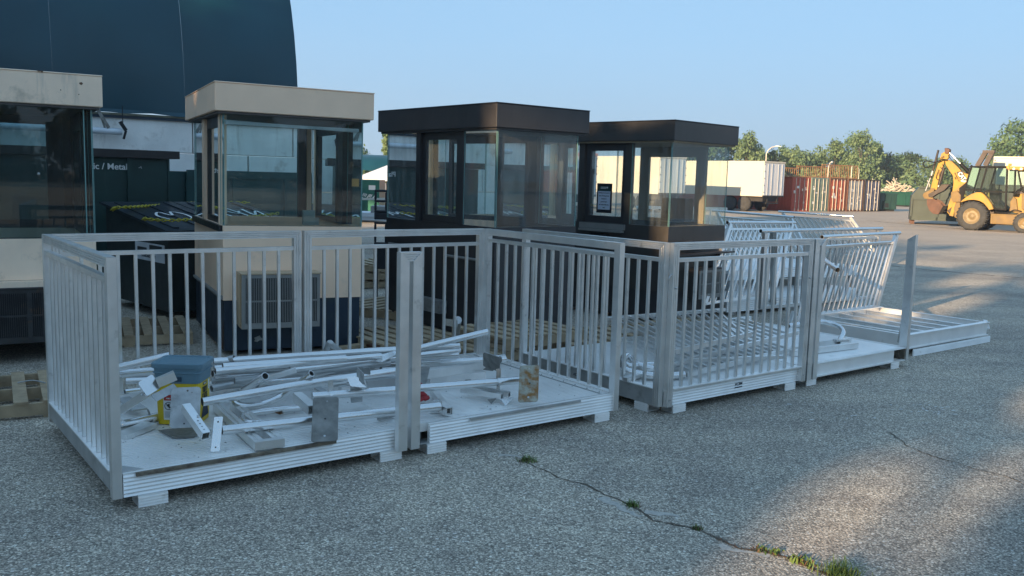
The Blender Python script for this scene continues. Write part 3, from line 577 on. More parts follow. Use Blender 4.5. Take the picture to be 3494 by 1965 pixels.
# bucket
YEL = mat('yellow_plastic', (.68, .47, .012), .4, 0, .06, 4, .02, 60, dirt=((.45, .33, .05), .6, .9, 6)); BLU = mat('slate_blue_plastic', (.12, .21, .26), .42, 0, .08, 5, .03, 40, dirt=((.16, .2, .22), .6, .9, 5))
WHT = mat('white_print', (.72, .72, .7), .5, 0, .03); INK = mat('black_print', (.02, .02, .022), .5); REDP = mat('red_print', (.48, .03, .02), .5); NAVY = mat('navy_print', (.02, .035, .07), .5)
bkp = at(628, 1432, .206); bk = thing('bucket', 'square yellow plastic bucket with slate blue lid standing among the pipes on the nearest platform', 'bucket', bkp, R(1))
def rrect(w, d, r, z, n=5):
    pts = []
    for cx, cy, a0 in ((w/2-r, d/2-r, 0), (-w/2+r, d/2-r, 90), (-w/2+r, -d/2+r, 180), (w/2-r, -d/2+r, 270)):
        for k in range(n): a = R(a0 + 90*k/(n-1)); pts.append((cx + r*cos(a), cy + r*sin(a), z))
    return pts
def loft(mb, rings, capb=True, capt=True):
    n = len(rings[0]); vs = [v for r_ in rings for v in r_]
    mb.add(vs, [(i*n+k, i*n+(k+1) % n, (i+1)*n+(k+1) % n, (i+1)*n+k) for i in range(len(rings)-1) for k in range(n)], False)
    if capb: mb.add(rings[0], [tuple(reversed(range(n)))])
    if capt: mb.add(rings[-1], [tuple(range(n))])
BW, BD = .285, .245
m = MB(); loft(m, [rrect(BW*.93, BD*.93, .03, 0), rrect(BW*.94, BD*.94, .03, .02), rrect(BW, BD, .032, .29)]); m.build('body', YEL, bk, .003)
m = MB(); loft(m, [rrect(BW*1.0, BD*1.0, .032, .27), rrect(BW*1.02, BD*1.02, .034, .272), rrect(BW*1.05, BD*1.05, .034, .335), rrect(BW*1.11, BD*1.11, .036, .336), rrect(BW*1.11, BD*1.11, .036, .344), rrect(BW*1.05, BD*1.05, .034, .345), rrect(BW*1.07, BD*1.07, .034, .372)]); m.build('rim', BLU, bk, .002)
m = MB(); loft(m, [rrect(BW*1.15, BD*1.15, .038, .372), rrect(BW*1.16, BD*1.16, .038, .398), rrect(BW*1.12, BD*1.12, .036, .404), rrect(BW*1.0, BD*1.0, .03, .404), rrect(BW*.97, BD*.97, .03, .396)]); m.build('lid', BLU, bk, .002)
m = MB(); m.box(-BW*.30, BW*.12, -BD*.545, -BD*.528, .285, .315); m.build('handle_recess', mat('recess_blue', (.03, .06, .09), .5), bk)
# printed panels: right face (+x) carries the name, left/front face (-y) the warning
xf = BW/2 * .985 + .0015
def facep(mb, x, y0, y1, z0, z1, k=.0): mb.box(x, x + .0012, y0, y1, z0, z1)
tilt = .0
m = MB(); m.add([(xf - .0035 + .004*t_, y_, z_) for t_, y_, z_ in ((-.6, -.07, .03), (-.6, .075, .03), (.45, .03, .135), (.2, -.03, .12))], [(0, 1, 2, 3)]); m.build('printed_patch', NAVY, bk)
text_mesh('TIDY', .052, 'lettering', INK, bk, frame((xf + .001, -.012, .213), UY, Vector((.03, 0, 1))), .78, .0016)
text_mesh('CATS', .052, 'lettering', INK, bk, frame((xf - .0, -.012, .170), UY, Vector((.03, 0, 1))), .78, .0016)
m = MB(); m.box(xf + .0005, xf + .0016, -.045, .022, .245, .262); m.build('printed_bar', INK, bk)
text_mesh('PURINA', .013, 'lettering', WHT, bk, frame((xf + .0018, -.012, .2535), UY, Vector((.03, 0, 1))), 1, .0003)
m = MB(); m.box(xf + .0012, xf + .0020, .05, .075, .20, .265); m.build('barcode_panel', WHT, bk)
yf = -BD/2
m = MB(); m.add([(-.088, yf + .0065 , .03), (-.022, yf + .0065, .03), (-.022, yf - .001, .235), (-.088, yf - .001, .235)], [(0, 1, 2, 3)]); m.build('warning_panel', WHT, bk)
m = MB(); m.add([(-.084, yf + .0015, .158), (-.026, yf + .0015, .158), (-.026, yf - .003, .215), (-.084, yf - .003, .215)], [(0, 1, 2, 3)]); m.build('warning_header', REDP, bk)
text_mesh('WARNING', .0125, 'lettering', WHT, bk, frame((-.055, yf - .0034, .20), UX, Vector((0, -.03, 1))), .85, .0004)
text_mesh('AVISO', .0115, 'lettering', WHT, bk, frame((-.055, yf - .0022, .172), UX, Vector((0, -.03, 1))), .85, .0004)
m = MB(); c0 = Vector((-.055, yf + .0012, .122))
for k in range(24):
    a, b = 2*pi*k/24, 2*pi*(k+1)/24
    m.add([c0 + Vector((cos(a)*.026, 0, sin(a)*.026)), c0 + Vector((cos(b)*.026, 0, sin(b)*.026)), c0 + Vector((cos(b)*.022, 0, sin(b)*.022)), c0 + Vector((cos(a)*.022, 0, sin(a)*.022))], [(0, 1, 2, 3)])
m.bar(c0 + Vector((-.017, 0, .017)), c0 + Vector((.017, 0, -.017)), .0012, .004)
m.obox(c0 + Vector((-.002, .0006, .006)), (.009, 0, .004), (0, .0004, 0), (-.002, 0, .006)); m.obox(c0 + Vector((.004, .0006, -.006)), (.006, 0, -.005), (0, .0004, 0), (.003, 0, .004)); m.build('warning_pictogram', INK, bk)
m = MB()
for k in range(6): m.box(-.082, -.03 - (k % 3) * .006, yf + .0045 - k*.0000, yf + .0048, .082 - k*.007, .084 - k*.007)
m.build('fine_print', INK, bk)
# pieces on the right unit
def scrap(a, b, w, h, lab, mt=ALU, hol=True, nm='square_tube', side=None):
    mb = MB(); (mb.hbar if hol else mb.bar)(at(*a), at(*b), w, h); return mesh_thing(mb, nm, mt, lab, 'tube' if hol else 'scrap')
scrap((1478, 1335, .24), (1527, 1402, .24), .045, .045, 'short square tube with a row of holes lying in front of the double square tubes')
scrap((1575, 1328, .26), (1713, 1352, .25), .040, .04, 'left one of the two square tubes lying side by side with a dark open end')
scrap((1600, 1322, .26), (1738, 1346, .25), .040, .04, 'right one of the two square tubes lying side by side with a dark open end')
fp = MB(); q = [at(1708, 1362, .235), at(1752, 1355, .235), at(1725, 1385, .202)]; fp.add(q + [p + Vector((.003, .004, 0)) for p in q], [(0, 2, 1), (3, 4, 5), (0, 1, 4, 3), (1, 2, 5, 4), (2, 0, 3, 5)])
mesh_thing(fp, 'gusset_plate', ALU_PIPE, 'triangular gusset plate under the open ends of the double square tubes', 'bracket')
fp = MB(); q = [at(1662, 1363, .235), at(1694, 1358, .235), at(1676, 1378, .202)]; fp.add(q + [p + Vector((.003, .004, 0)) for p in q], [(0, 2, 1), (3, 4, 5), (0, 1, 4, 3), (1, 2, 5, 4), (2, 0, 3, 5)])
mesh_thing(fp, 'gusset_plate', PLATE_DARK, 'smaller dull triangular gusset left of the pale one', 'bracket')
scrap((1462, 1296, .27), (1652, 1278, .27), .06, .055, 'closed square tube lying behind the pole with the rusty plate', hol=False, nm='bar_piece')
scrap((1450, 1277, .33), (1676, 1243, .33), .05, .065, 'grooved bar running into the tilted brown plate', hol=False, nm='bar_piece')
scrap((1248, 1312, .29), (1352, 1300, .29), .05, .06, 'dull square bar behind the twin posts, with a bolt on top', ALU_DULL, hol=False, nm='bar_piece')
scrap((1160, 1330, .25), (1195, 1325, .25), .05, .05, 'short cube-like tube end beside the clip left of the twin posts', hol=False, nm='bar_piece')
bb = thing('bracket', 'upright box bracket of four plates clamped on a pipe left of the twin posts', 'bracket', at(1215, 1370, .22)); L = bb.location.copy()
plate_px(bb, [at(1182, 1284, .46) - L, at(1237, 1288, .46) - L, at(1196, 1318, .40) - L], .05, ALU_PIPE, 'box_plate')
plate_px(bb, [at(1217, 1252, .52) - L, at(1240, 1274, .52) - L, at(1217, 1290, .44) - L], .005, PLATE, 'side_plate')
plate_px(bb, [at(1234, 1252, .52) - L, at(1262, 1256, .52) - L, at(1236, 1275, .46) - L], .004, PLATE, 'side_plate')
plate_px(bb, [at(1196, 1318, .40) - L, at(1236, 1314, .40) - L, at(1198, 1375, .24) - L], .01, ALU_DULL, 'leg_plate', ((.5, .3, .004, BLACKHOLE),))
tp = thing('tilted_plate', 'brown stained plate with stepped edge propped at the right end of the pipe bundle', 'bracket', at(1690, 1282, .22)); L = tp.location.copy()
plate_px(tp, [at(1648, 1202, .50) - L, at(1705, 1220, .50) - L, at(1648, 1250, .36) - L], .006, PLATE_DARK, 'plate')
plate_px(tp, [at(1668, 1246, .365) - L, at(1702, 1250, .365) - L, at(1648, 1262, .30) - L], .006, PLATE_DARK, 'lower_plate')
m = MB(); m.tube([at(1706, 1226, .44) - L, at(1722, 1224, .44) - L], .028, 14); m.build('socket', ALU_PIPE, tp)
fp = MB(); q = [at(1429, 1252, .46), at(1466, 1250, .46), at(1452, 1313, .27), at(1428, 1312, .27)]; fp.add(q + [p + Vector((.004, .004, 0)) for p in q], [(3, 2, 1, 0), (4, 5, 6, 7), (0, 1, 5, 4), (1, 2, 6, 5), (2, 3, 7, 6), (3, 0, 4, 7)])
mesh_thing(fp, 'grey_plate', PLATE, 'plain grey plate standing just right of the twin posts', 'scrap')
REDC = mat('red_cloth', (.42, .035, .04), .7, 0, .3, 12, .3, 30)
rg = MB(); rr = random.Random(3); base = [at(1436, 1366, .235)]
for k, (px, py, z, r_) in enumerate(((1432, 1310, .34, .02), (1445, 1318, .32, .018), (1440, 1345, .26, .03), (1452, 1358, .24, .03), (1432, 1362, .235, .03))):
    c = at(px, py, z); vs = []
    for i in range(5):
        for j in range(8): a = 2*pi*j/8; ph = pi*i/4; q = r_ * rr.uniform(.75, 1.15); vs.append(c + Vector((cos(a)*sin(ph)*q*1.2, sin(a)*sin(ph)*q, cos(ph)*q*.7)))
    rg.add(vs, [(i*8+j, (i+1)*8+j, (i+1)*8+(j+1) % 8, i*8+(j+1) % 8) for i in range(4) for j in range(8)], True)
mesh_thing(rg, 'red_rag', REDC, 'crumpled red cloth or bag on the deck right of the twin posts', 'cloth')
cl = thing('pipe_clamp', 'pipe clamp with flat foot at the right end of the lowest pipe', 'clamp', at(1500, 1408, .21)); L = cl.location.copy()
m = MB(); m.bar(at(1478, 1384, .27) - L, at(1502, 1382, .27) - L, .065, .065); m.build('saddle', ALU_PIPE, cl)
m = MB(); m.bar(at(1468, 1406, .21) - L, at(1520, 1404, .21) - L, .03, .005); m.build('foot_strip', ALU_PIPE, cl)
m = MB(); m.hbar(at(1510, 1395, .24) - L, at(1534, 1404, .24) - L, .05, .055); m.build('square_end', ALU, cl)
LEAF = mat('dry_leaf', (.16, .07, .02), .8, 0, .3, 30)
lf = MB(); c = at(953, 1414, .212); rr = random.Random(8)
for k in range(9): a = k * .7; d = Vector((cos(a), sin(a), rr.uniform(.2, .9))) * rr.uniform(.012, .026); lf.add([c, c + d + Vector((-d.y, d.x, 0)) * .5, c + d * 1.3, c + d + Vector((d.y, -d.x, 0)) * .5], [(0, 1, 2, 3)])
mesh_thing(lf, 'dry_leaf', LEAF, 'curled brown leaf on the deck between the hooked pipes', 'leaf')
db = MB(); rr = random.Random(5)
for k in range(170):
    u_, v_ = rr.uniform(.15, 3.55), rr.uniform(.05, 1.1) ** 1.1; c = Af((u_, v_, .2015)); q = rr.uniform(.003, .012); a = rr.uniform(0, 6.28)
    db.add([c + Vector((cos(a)*q, sin(a)*q, .001)), c + Vector((-sin(a)*q*.4, cos(a)*q*.4, .004)), c + Vector((-cos(a)*q, -sin(a)*q, .001)), c + Vector((sin(a)*q*.4, -cos(a)*q*.4, 0))], [(0, 1, 2, 3)])
mesh_thing(db, 'leaf_litter', PLATE_DARK, 'crumbs of dirt and leaf scattered over the left decks', 'litter', kind='stuff')
# parts just behind the left platforms
ap = thing('bent_pole', 'sharply bent pipe making an A shape behind the pipe bundle, seen through the back railing', 'pipe', at(1124, 1240, .2)); L = ap.location.copy()
m = MB(); P = [at(1108, 1222, .30), at(1118, 1185, .42), at(1125, 1170, .47), at(1134, 1178, .45), at(1180, 1215, .33)]; m.tube([p - L for p in smooth(P, 4)], .026, 12); m.build('tube', ALU_DULL, ap)
gp = thing('grey_pipe_stand', 'upright grey pipe with a flat strap on top, before the dark brown booth', 'pipe', at(1556, 1205, .1)); L = gp.location.copy()
m = MB(); m.tube([at(1552, 1205, .05) - L, at(1556, 1130, .36) - L, at(1562, 1092, .52) - L], .038, 12); m.build('tube', ALU_DULL, gp)
m = MB(); m.bar(at(1518, 1098, .50) - L, at(1560, 1104, .50) - L, .012, .065); m.build('strap', ALU_PIPE, gp)
# ------------------------------------------------------------------ flat railing sections heaped on the third platform
def picket_panel(label, c, n, group, round_top=False, w=.04, pr=.022, h=.035, z0=None, name='railing_section', posts=False):
    """c: four world corners (bottom a, bottom b, top b, top a) of a picket panel"""
    a, b, tb, ta = [Vector(v) for v in c]; o = thing(name, label, 'railing', (a + b) / 2, 0, group); L = o.location.copy()
    a, b, tb, ta = a - L, b - L, tb - L, ta - L; nrm = (b - a).cross(ta - a).normalized()
    m = MB(); m.bar(a, b, w, h, side=nrm); m.build('bottom_rail', ALU, o)
    if round_top:
        du = (ta - a).normalized(); dr = (tb - ta).normalized()
        m = MB(); m.tube([ta - dr * .06, tb + dr * .06], .0245, 12, hollow=.004); m.build('handrail', ALU_PIPE, o)
        la, lb = ta - du * .13, tb - du * .13
        m = MB(); m.bar(la, lb, w, .03, side=nrm); m.build('mid_rail', ALU, o)
        for p, q in ((a, ta - du * .026), (b, tb - du * .026)):
            m = MB(); m.bar(p + (b - a).normalized() * (.03 if p is a else -.03), q + (b - a).normalized() * (.03 if p is a else -.03), .058, .05, side=(b - a)); m.build('post', ALU, o)
    else:
        la, lb = ta, tb; m = MB(); m.bar(ta, tb, w, h, side=nrm); m.build('top_rail', ALU, o)
    for k in range(n):
        t = (k + 1) / (n + 1); m = MB(); p, q = a.lerp(b, t), la.lerp(lb, t); d = (q - p).normalized()
        m.bar(p + d * .016, q - d * .016, pr, pr, side=nrm); m.build('picket', ALU, o)
    return o
GR = 'railing sections lying flat in a heap on the third platform'
picket_panel('uppermost flat railing section of the heap, its far rail propped highest behind the side railing', [at(2300, 1201, .42), at(2560, 1140, .46), at(2473, 1056, .36), at(2052, 1088, .36)], 13, GR)
picket_panel('flat railing section lying under the uppermost one, running to the right behind the front railing', [at(2346, 1228, .27), at(2720, 1135, .36), at(2560, 1085, .32), at(2120, 1130, .30)], 14, GR)
picket_panel('lowest flat railing section, its near corner closest to the front corner post', [at(2342, 1278, .24), at(2720, 1187, .24), at(2540, 1130, .25), at(2090, 1160, .25)], 14, GR)
scrap((2132, 1294, .225), (2346, 1230, .27), .05, .03, 'pale bar sloping from the left corner of the railing heap', hol=False, nm='bar_piece')
scrap((2346, 1230, .27), (2674, 1217, .26), .05, .03, 'long pale bar lying across the front of the railing heap', hol=False, nm='bar_piece')
pipe('thick bent tube with a tight U bend at the left of the railing heap', [(2333, 1278, .235), (2250, 1284, .235), (2180, 1276, .24), (2135, 1262, .25), (2124, 1240, .27), (2133, 1216, .29), (2150, 1222, .27), (2180, 1246, .25), (2240, 1262, .24)], .030, True, group='bent tubes on the third platform')
pipe('second bent tube nested inside the U bend of the railing heap', [(2330, 1242, .25), (2240, 1244, .25), (2190, 1246, .25), (2150, 1250, .24), (2135, 1240, .25)], .026, True, group='bent tubes on the third platform')
pipe('bent handrail tube curving down to the channel on the fourth platform', [(2690, 1112, .34), (2786, 1098, .36), (2830, 1102, .36), (2862, 1114, .34), (2877, 1134, .30), (2868, 1156, .25), (2860, 1168, .23)], .024, True, group='bent tubes on the third platform')
ch = thing('channel_base', 'pale channel bars lying on the fourth platform under the bent handrail tube', 'bar', at(2860, 1205, .2)); L = ch.location.copy()
m = MB(); m.bar(at(2700, 1205, .232) - L, at(2922, 1178, .232) - L, .05, .055); m.build('front_bar', ALU, ch)
m = MB(); m.bar(at(2740, 1178, .23) - L, at(2898, 1160, .23) - L, .05, .05); m.build('rear_bar', ALU, ch)
m = MB(); m.bar(at(2848, 1162, .27) - L, at(2892, 1160, .27) - L, .06, .02); m.build('clamp', ALU_PIPE, ch)
# ------------------------------------------------------------------ stair railings on and behind the right platforms
GS = 'slanting stair railing sections with round handrails'
picket_panel('stair railing on the edge of the overturned platform, pickets leaning right', [Bf((4.32, 1.74, .24)), Bf((6.13, 1.78, .24)), at(3064, 795, 1.225), at(2812, 808, 1.235)], 15, GS, True)
b1p = [at(2489, 759, 1.30), at(2706, 760, 1.26)]
picket_panel('stair railing behind, half hidden by the dark booth, second handrail from the top', [b1p[0] + Vector((-.5, -.9, -1.05)), b1p[1] + Vector((-.5, -.9, -1.0)), b1p[1], b1p[0]], 13, GS, True)
t3 = [at(2606, 788, 1.25), at(3002, 780, 1.25)]
picket_panel('upright stair railing with the long handrail just behind the leaning one', [t3[0] + Vector((0, .0, -1.0)), t3[1] + Vector((-.0, 0, -1.0)), t3[1], t3[0]], 17, GS, True)
t1 = [at(2440, 719, 1.30), at(2700, 740, 1.26)]
picket_panel('rear stair railing whose dull handrail slopes down to the right beside the dark booth', [t1[0] + Vector((.45, -.25, -.95)), t1[1] + Vector((.45, -.25, -.92)), t1[1], t1[0]], 14, GS, True)
t5 = [at(2664, 722, 1.20), at(2904, 738, 1.16)]
picket_panel('farthest stair railing with a beige sunlit handrail, pickets leaning left', [t5[0] + Vector((.65, -.3, -.95)), t5[1] + Vector((.65, -.3, -.93)), t5[1], t5[0]], 13, GS, True)
po = thing('cut_post', 'tall post with an angled cut top standing among the stair railings behind', 'post', at(2638, 1040, .1)); L = po.location.copy()
m = MB(); m.extr([(-.04, -.025), (.04, -.025), (.04, .025), (-.04, .025)], Vector((0, 0, 0)), at(2638, 790, 1.22) - L, Vector((.8, .6, 0)), Vector((-.6, .8, 0)), 0, -.6); m.build('tube', ALU_DULL, po)
pipe('short handrail stub with a collar poking out beside the third platform corner', [(2797, 873, 1.0), (2845, 912, .93), (2858, 921, .91)], .026, group='bent tubes on the third platform')
# platforms behind
GB = 'platform units stacked behind the railings'
for k, (p, rz, w, d, z0, lab) in enumerate(((at(2478, 1078, .0) , .60, 1.5, 1.9, 0, 'dark sided platform close behind the railing heap, right of the bronze booth'), (at(2600, 1060, .0) + Vector((.5, .35, 0)), .66, 1.9, 1.9, 0, 'low platform with ribbed edge behind the leaning stair railing'),
                             (at(2490, 940, .45), .62, 2.4, 1.6, .32, 'raised platform at the back, its ribbed edge above dark gaps'), (at(2720, 935, .40), .66, 1.95, 1.8, .26, 'raised platform behind the upright stair railing'))):
    q = thing('platform_unit', lab, 'platform', (p.x, p.y, z0), rz, GB)
    deck(q, 0, w, .034, d, .2, .05); fascia(q, 0, w, 0, .05, .195, 5)
    m = MB(); m.box(0, .02, .034, d, .06, .149); m.box(w - .02, w, .034, d, .06, .149); m.build('frame', ALU_DULL, q)
    for fx in (.08, w - .22):
        for ya, yb in ((.02, .16), (d - .2, d - .06)): mm_ = MB(); mm_.box(fx, fx + .14, ya, yb, -z0, .049); mm_.build('foot', ALU_DULL, q)
for k, (a, b, lab) in enumerate((((2722, 1105, .22), (2737, 1020, .52), 'pale grooved slat leaning behind the third platform, the longer of two'), ((2694, 1108, .22), (2706, 1062, .38), 'short pale grooved slat leaning beside the longer one'))):
    mb = MB(); mb.bar(at(*a), at(*b), .07, .012); mesh_thing(mb, 'plank', ALU_FASCIA, lab, 'scrap')
mb = MB(); mb.bar(at(3064, 1168, .23), at(3078, 1098, .45), .045, .006); mesh_thing(mb, 'plank', ALU_PIPE, 'thin bright strip leaning against the tall lone post', 'scrap')
# ------------------------------------------------------------------ booths
BEIGE = mat('beige_paint', (.95, .67, .47), .55, 0, .05, 3, .03, 120, dirt=((.50, .42, .33), .60, .85, 2.5))
BEIGE_W = mat('weathered_beige_paint', (.93, .71, .53), .6, 0, .07, 4, .08, 40, dirt=((.36, .30, .23), .56, .8, 3.5), streak=((.40, .36, .30), .55, .8, 7))
BROWN = mat('dark_brown_paint', (.034, .032, .034), .42, 0, .14, 3, .04, 60, streak=((.042, .038, .036), .52, .75, 9))
BRONZE = mat('bronze_paint', (.050, .044, .040), .45, 0, .12, 3, .04, 60, streak=((.04, .035, .03), .5, .72, 8))
SKIRT = mat('navy_skirt_paint', (.012, .026, .045), .45, 0, .2, 3, .05, 50, dirt=((.03, .06, .06), .6, .8, 4))
SOOT = mat('sooty_metal', (.035, .034, .034), .6, .2, .4, 6, .2, 40, dirt=((.10, .055, .03), .56, .72, 7))
GRILLE = mat('grille_grey', (.27, .26, .24), .55, .2, .1, 5); FRAMEDK = mat('dark_frame', (.018, .018, .019), .4, .1, .1, 5)
TANIN = mat('tan_interior', (.30, .23, .15), .6, 0, .08, 2); GREYIN = mat('grey_interior', (.10, .09, .085), .6, 0, .1, 2)
GBT = 'old parking attendant booths standing in a row'
def booth(name_label, loc_, yaw, a, b, zt, zb, zs, zk, cw, cs, croof, gm, faces, e=.085, tilt=None, mull=None, cin=None, z0=.05, lip=.012):
    o = thing('booth', name_label, 'booth', (loc_[0], loc_[1], 0), yaw, GBT)
    if tilt: o.rotation_euler = (tilt[0], tilt[1], yaw)
    mull = mull or cw; cin = cin or GREYIN
    m = MB(); m.box(0, a, 0, b, zb + .01, zt - .012); m.box(-.006, a + .006, -.006, b + .006, zt - .012, zt); m.build('roof', croof, o, .006)
    m = MB(); m.box(.03, a - .03, .03, b - .03, zb - .012, zb + .0095); m.build('ceiling', cin, o)
    X0, X1, Y0, Y1 = e, a - e, e, b - e; t = .045
    m = MB(); m.box(X0, X1, Y0, Y0 + t, zk, zs); m.box(X0, X1, Y1 - t, Y1, zk, zs); m.box(X0, X0 + t, Y0 + t + .0005, Y1 - t - .0005, zk, zs); m.box(X1 - t, X1, Y0 + t + .0005, Y1 - t - .0005, zk, zs); m.build('lower_wall', cw, o)
    m = MB(); m.box(X0 + .012, X1 - .012, Y0 + .012, Y1 - .012, z0, zk - .001); m.build('base', cs, o)
    m = MB(); m.box(X0 + t + .001, X1 - t - .001, Y0 + t + .001, Y1 - t - .001, zk, zk + .03); m.build('floor', cin, o)
    m = MB(); m.box(X0 + t + .002, X1 - t - .002, Y0 + t + .002, Y0 + .45, zs - .06, zs - .02); m.build('counter', cin, o)
    for fc, segs in faces.items():
        def P(s, d, z):                               # s along the face from its start, d inwards
            return {'f': (X0 + s, Y0 + d, z), 'b': (X0 + s, Y1 - d, z), 'l': (X0 + d, Y0 + s, z), 'r': (X1 - d, Y0 + s, z)}[fc]
        LEN = (X1 - X0) if fc in 'fb' else (Y1 - Y0)
        def bx(mb, s0, s1, d0, d1, za, zb_):
            p, q = P(s0, d0, za), P(s1, d1, zb_); mb.box(min(p[0], q[0]), max(p[0], q[0]), min(p[1], q[1]), max(p[1], q[1]), za, zb_)
        for sg in segs:
            k = sg[0]; s0, s1 = sg[1] * LEN, sg[2] * LEN; gmat = gm
            if k == 'g':
                mb = MB(); s0 += .002; s1 -= .002; mb.add([P(s0, .012, zs + .001), P(s1, .012, zs + .001), P(s1, .012, zb - .014), P(s0, .012, zb - .014)], [(0, 1, 2, 3)]); mb.build('window_pane', gmat, o)
                for ss in (s0, s1): mb = MB(); bx(mb, max(0, ss - .003), ss + .003, .009, .015, zs + .002, zb - .015); mb.build('pane_edge', GLASSEDGE, o)
            elif k == 'p':
                mb = MB(); bx(mb, s0, s1, -.004, .07, zs, zb - .0125); mb.build('mullion', mull if len(sg) < 4 else sg[3], o)
            elif k in 'wd':
                z0_, z1_ = sg[3], sg[4]; mm_ = sg[5] if len(sg) > 5 else cin; f = .06 if k == 'd' else .16
                mb = MB(); lo = zs if k == 'w' else zk
                w = (s1 - s0); wa, wb = s0 + (w * .0 + f), s1 - f; dep0, dep1 = (.004, .05)
                if k == 'd': dep0, dep1 = .03, .07; lo = zs + .0005
                bx(mb, s0, wa, dep0, dep1, lo, zb - .013); bx(mb, wb, s1, dep0, dep1, lo, zb - .013); bx(mb, wa + .0004, wb - .0004, dep0, dep1, lo, z0_); bx(mb, wa + .0004, wb - .0004, dep0, dep1, z1_, zb - .013)
                par = mb.build('door' if k == 'd' else 'wall_panel', mm_, o)
                mb = MB(); mb.add([P(wa, .03 if k != 'd' else .05, z0_), P(wb, .03 if k != 'd' else .05, z0_), P(wb, .03 if k != 'd' else .05, z1_), P(wa, .03 if k != 'd' else .05, z1_)], [(0, 1, 2, 3)]); mb.build('window_pane', gmat, par)
    return o, (X0, X1, Y0, Y1)
GLASSEDGE = mat('glass_edge', (.16, .32, .31), .2, 0, .05)
def on_front(loc_, yaw, yl, px, py):                  # local (x,z) where the pixel ray meets the plane y = yl of a booth
    d = ray(px, py); n = Vector((-sin(yaw), cos(yaw), 0)); o = Vector((loc_[0], loc_[1], 0)) + n * yl; c = Vector((0, 0, CAMH))
    t = (o - c).dot(n) / d.dot(n); p = c + d * t; q = p - Vector((loc_[0], loc_[1], 0)); return (q.x * cos(yaw) + q.y * sin(yaw), p.z)
def ac_unit(par, x0, x1, y0, y1, z0, z1, case, grille, nl=34, axis='y', name='air_conditioner'):
    """box air conditioner sticking out to -y, vertical louvres in two rows"""
    m = MB(); m.box(x0, x1, y0 + .012, y1, z0, z1); m.box(x0 - .012, x1 + .012, y0 - .01, y1, z1 + .0005, z1 + .018); m.box(x0 - .012, x0 - .0005, y0 + .05, y1, z0 + .02, z1); ac = m.build(name, case, par, .004)
    m = MB(); fx = (x1 - x0); 
    for za, zb_ in ((z0, z0 + .055), (z1 - .035, z1), ((z0 + z1) / 2 - .004, (z0 + z1) / 2 + .012)): m.box(x0, x1, y0, y0 + .0115, za, zb_)
    for xa, xb in ((x0, x0 + .035), (x1 - .03, x1), (x0 + fx * .84, x0 + fx * .88)):
        for za, zb_ in ((z0 + .0555, (z0 + z1) / 2 - .0045), ((z0 + z1) / 2 + .0125, z1 - .0355)): m.box(xa, xb, y0, y0 + .0115, za, zb_)
    m.build('grille_frame', grille, ac)
    m = MB(); m.box(x0 + .036, x1 - .031, y0 + .0090, y0 + .0115, z0 + .056, z1 - .036); m.build('grille_back', BLACKHOLE, ac)
    m = MB()
    for k in range(nl):
        x = x0 + .042 + (fx - .085) * k / (nl - 1)
        for za, zb_ in ((z0 + .058, (z0 + z1) / 2 - .006), ((z0 + z1) / 2 + .014, z1 - .038)): m.box(x - .003, x + .003, y0 + .001, y0 + .0088, za, zb_)
    m.build('louvres', grille, ac)
    return ac
# booth 1 (cut by the left edge)
L1 = (-3.884 - 2.3 * cos(.529), 8.557 - 2.3 * sin(.529)); Y1_ = .529
bo, _ = booth('weathered off-white booth cut off by the left edge of the picture, dark tinted windows', L1, Y1_, 2.3, 1.9, 2.687, 2.384, 1.16, .775, BEIGE_W, SOOT, BEIGE_W, G_DARK,
     {'f': [('g', 0, .62), ('g', .62, 1)], 'l': [('g', 0, .4), ('p', .4, .46), ('g', .46, 1)], 'r': [('g', 0, .22), ('p', .22, .28, FRAMEDK), ('d', .28, .8, 1.3, 2.2, FRAMEDK), ('p', .8, 1, FRAMEDK)],
      'b': [('w', 0, .46, 1.25, 2.2, FRAMEDK), ('p', .46, .5, FRAMEDK), ('w', .5, .93, 1.25, 2.28, FRAMEDK), ('p', .93, 1, FRAMEDK)]}, mull=FRAMEDK, cin=GREYIN, z0=.20)
xr, zt_ = on_front(L1, Y1_, .06, 152, 1000); 
ac_unit(bo, xr - .95, xr, -.02, .084, .20, .70, SOOT, SOOT, 52)
m = MB(); m.box(.08, 2.22, .0, .084, .712, .772); m.build('ledge', BEIGE_W, bo)
rr = random.Random(14); RUSTP = mat('flaking_rust', (.16, .085, .05), .9, 0, .4, 30)
for k in range(9):
    x = .15 + 2.0 * rr.random(); w_ = rr.uniform(.04, .16); n_ = 9; pts = [(x - w_/2 + w_*i/n_, -.0075, 2.688 - rr.uniform(.002, .022)) for i in range(n_ + 1)]; m = MB(); m.add([(x + w_/2, -.0075, 2.6885), (x - w_/2, -.0075, 2.6885)] + pts, [tuple(range(n_ + 3))]); m.build('rust_patch', RUSTP, bo)
for x, z_, s_ in ((2.12, 2.60, .014), (1.95, 2.53, .007), (2.10, 2.50, .006), (.9, 2.45, .008)):
    m = MB(); m.add([(x + s_*rr.uniform(.4, 1.3)*cos(j*.9), -.0012, z_ + s_*rr.uniform(.4, 1.3)*sin(j*.9)) for j in range(7)], [tuple(range(7))]); m.build('paint_chip', RUSTP, bo)
m = MB(); m.bar((2.14, .083, 1.17), (2.14, .083, 2.37), .01, .012); m.build('corner_seal', GLASSEDGE, bo)
for kx, kz in ((1.75, 1.76), (1.20, 1.22)): m = MB(); m.lathe([(0, -.03), (.012, -.03), (.014, 0)], (kx, .12, kz), 'y', 10); m.build('glass_knob', STEEL, bo)
for k in range(3):
    m = MB(); m.box(.3 + k * .75, .4 + k * .75, .1, 1.8, .14, .199); m.build('skid', SOOT, bo)
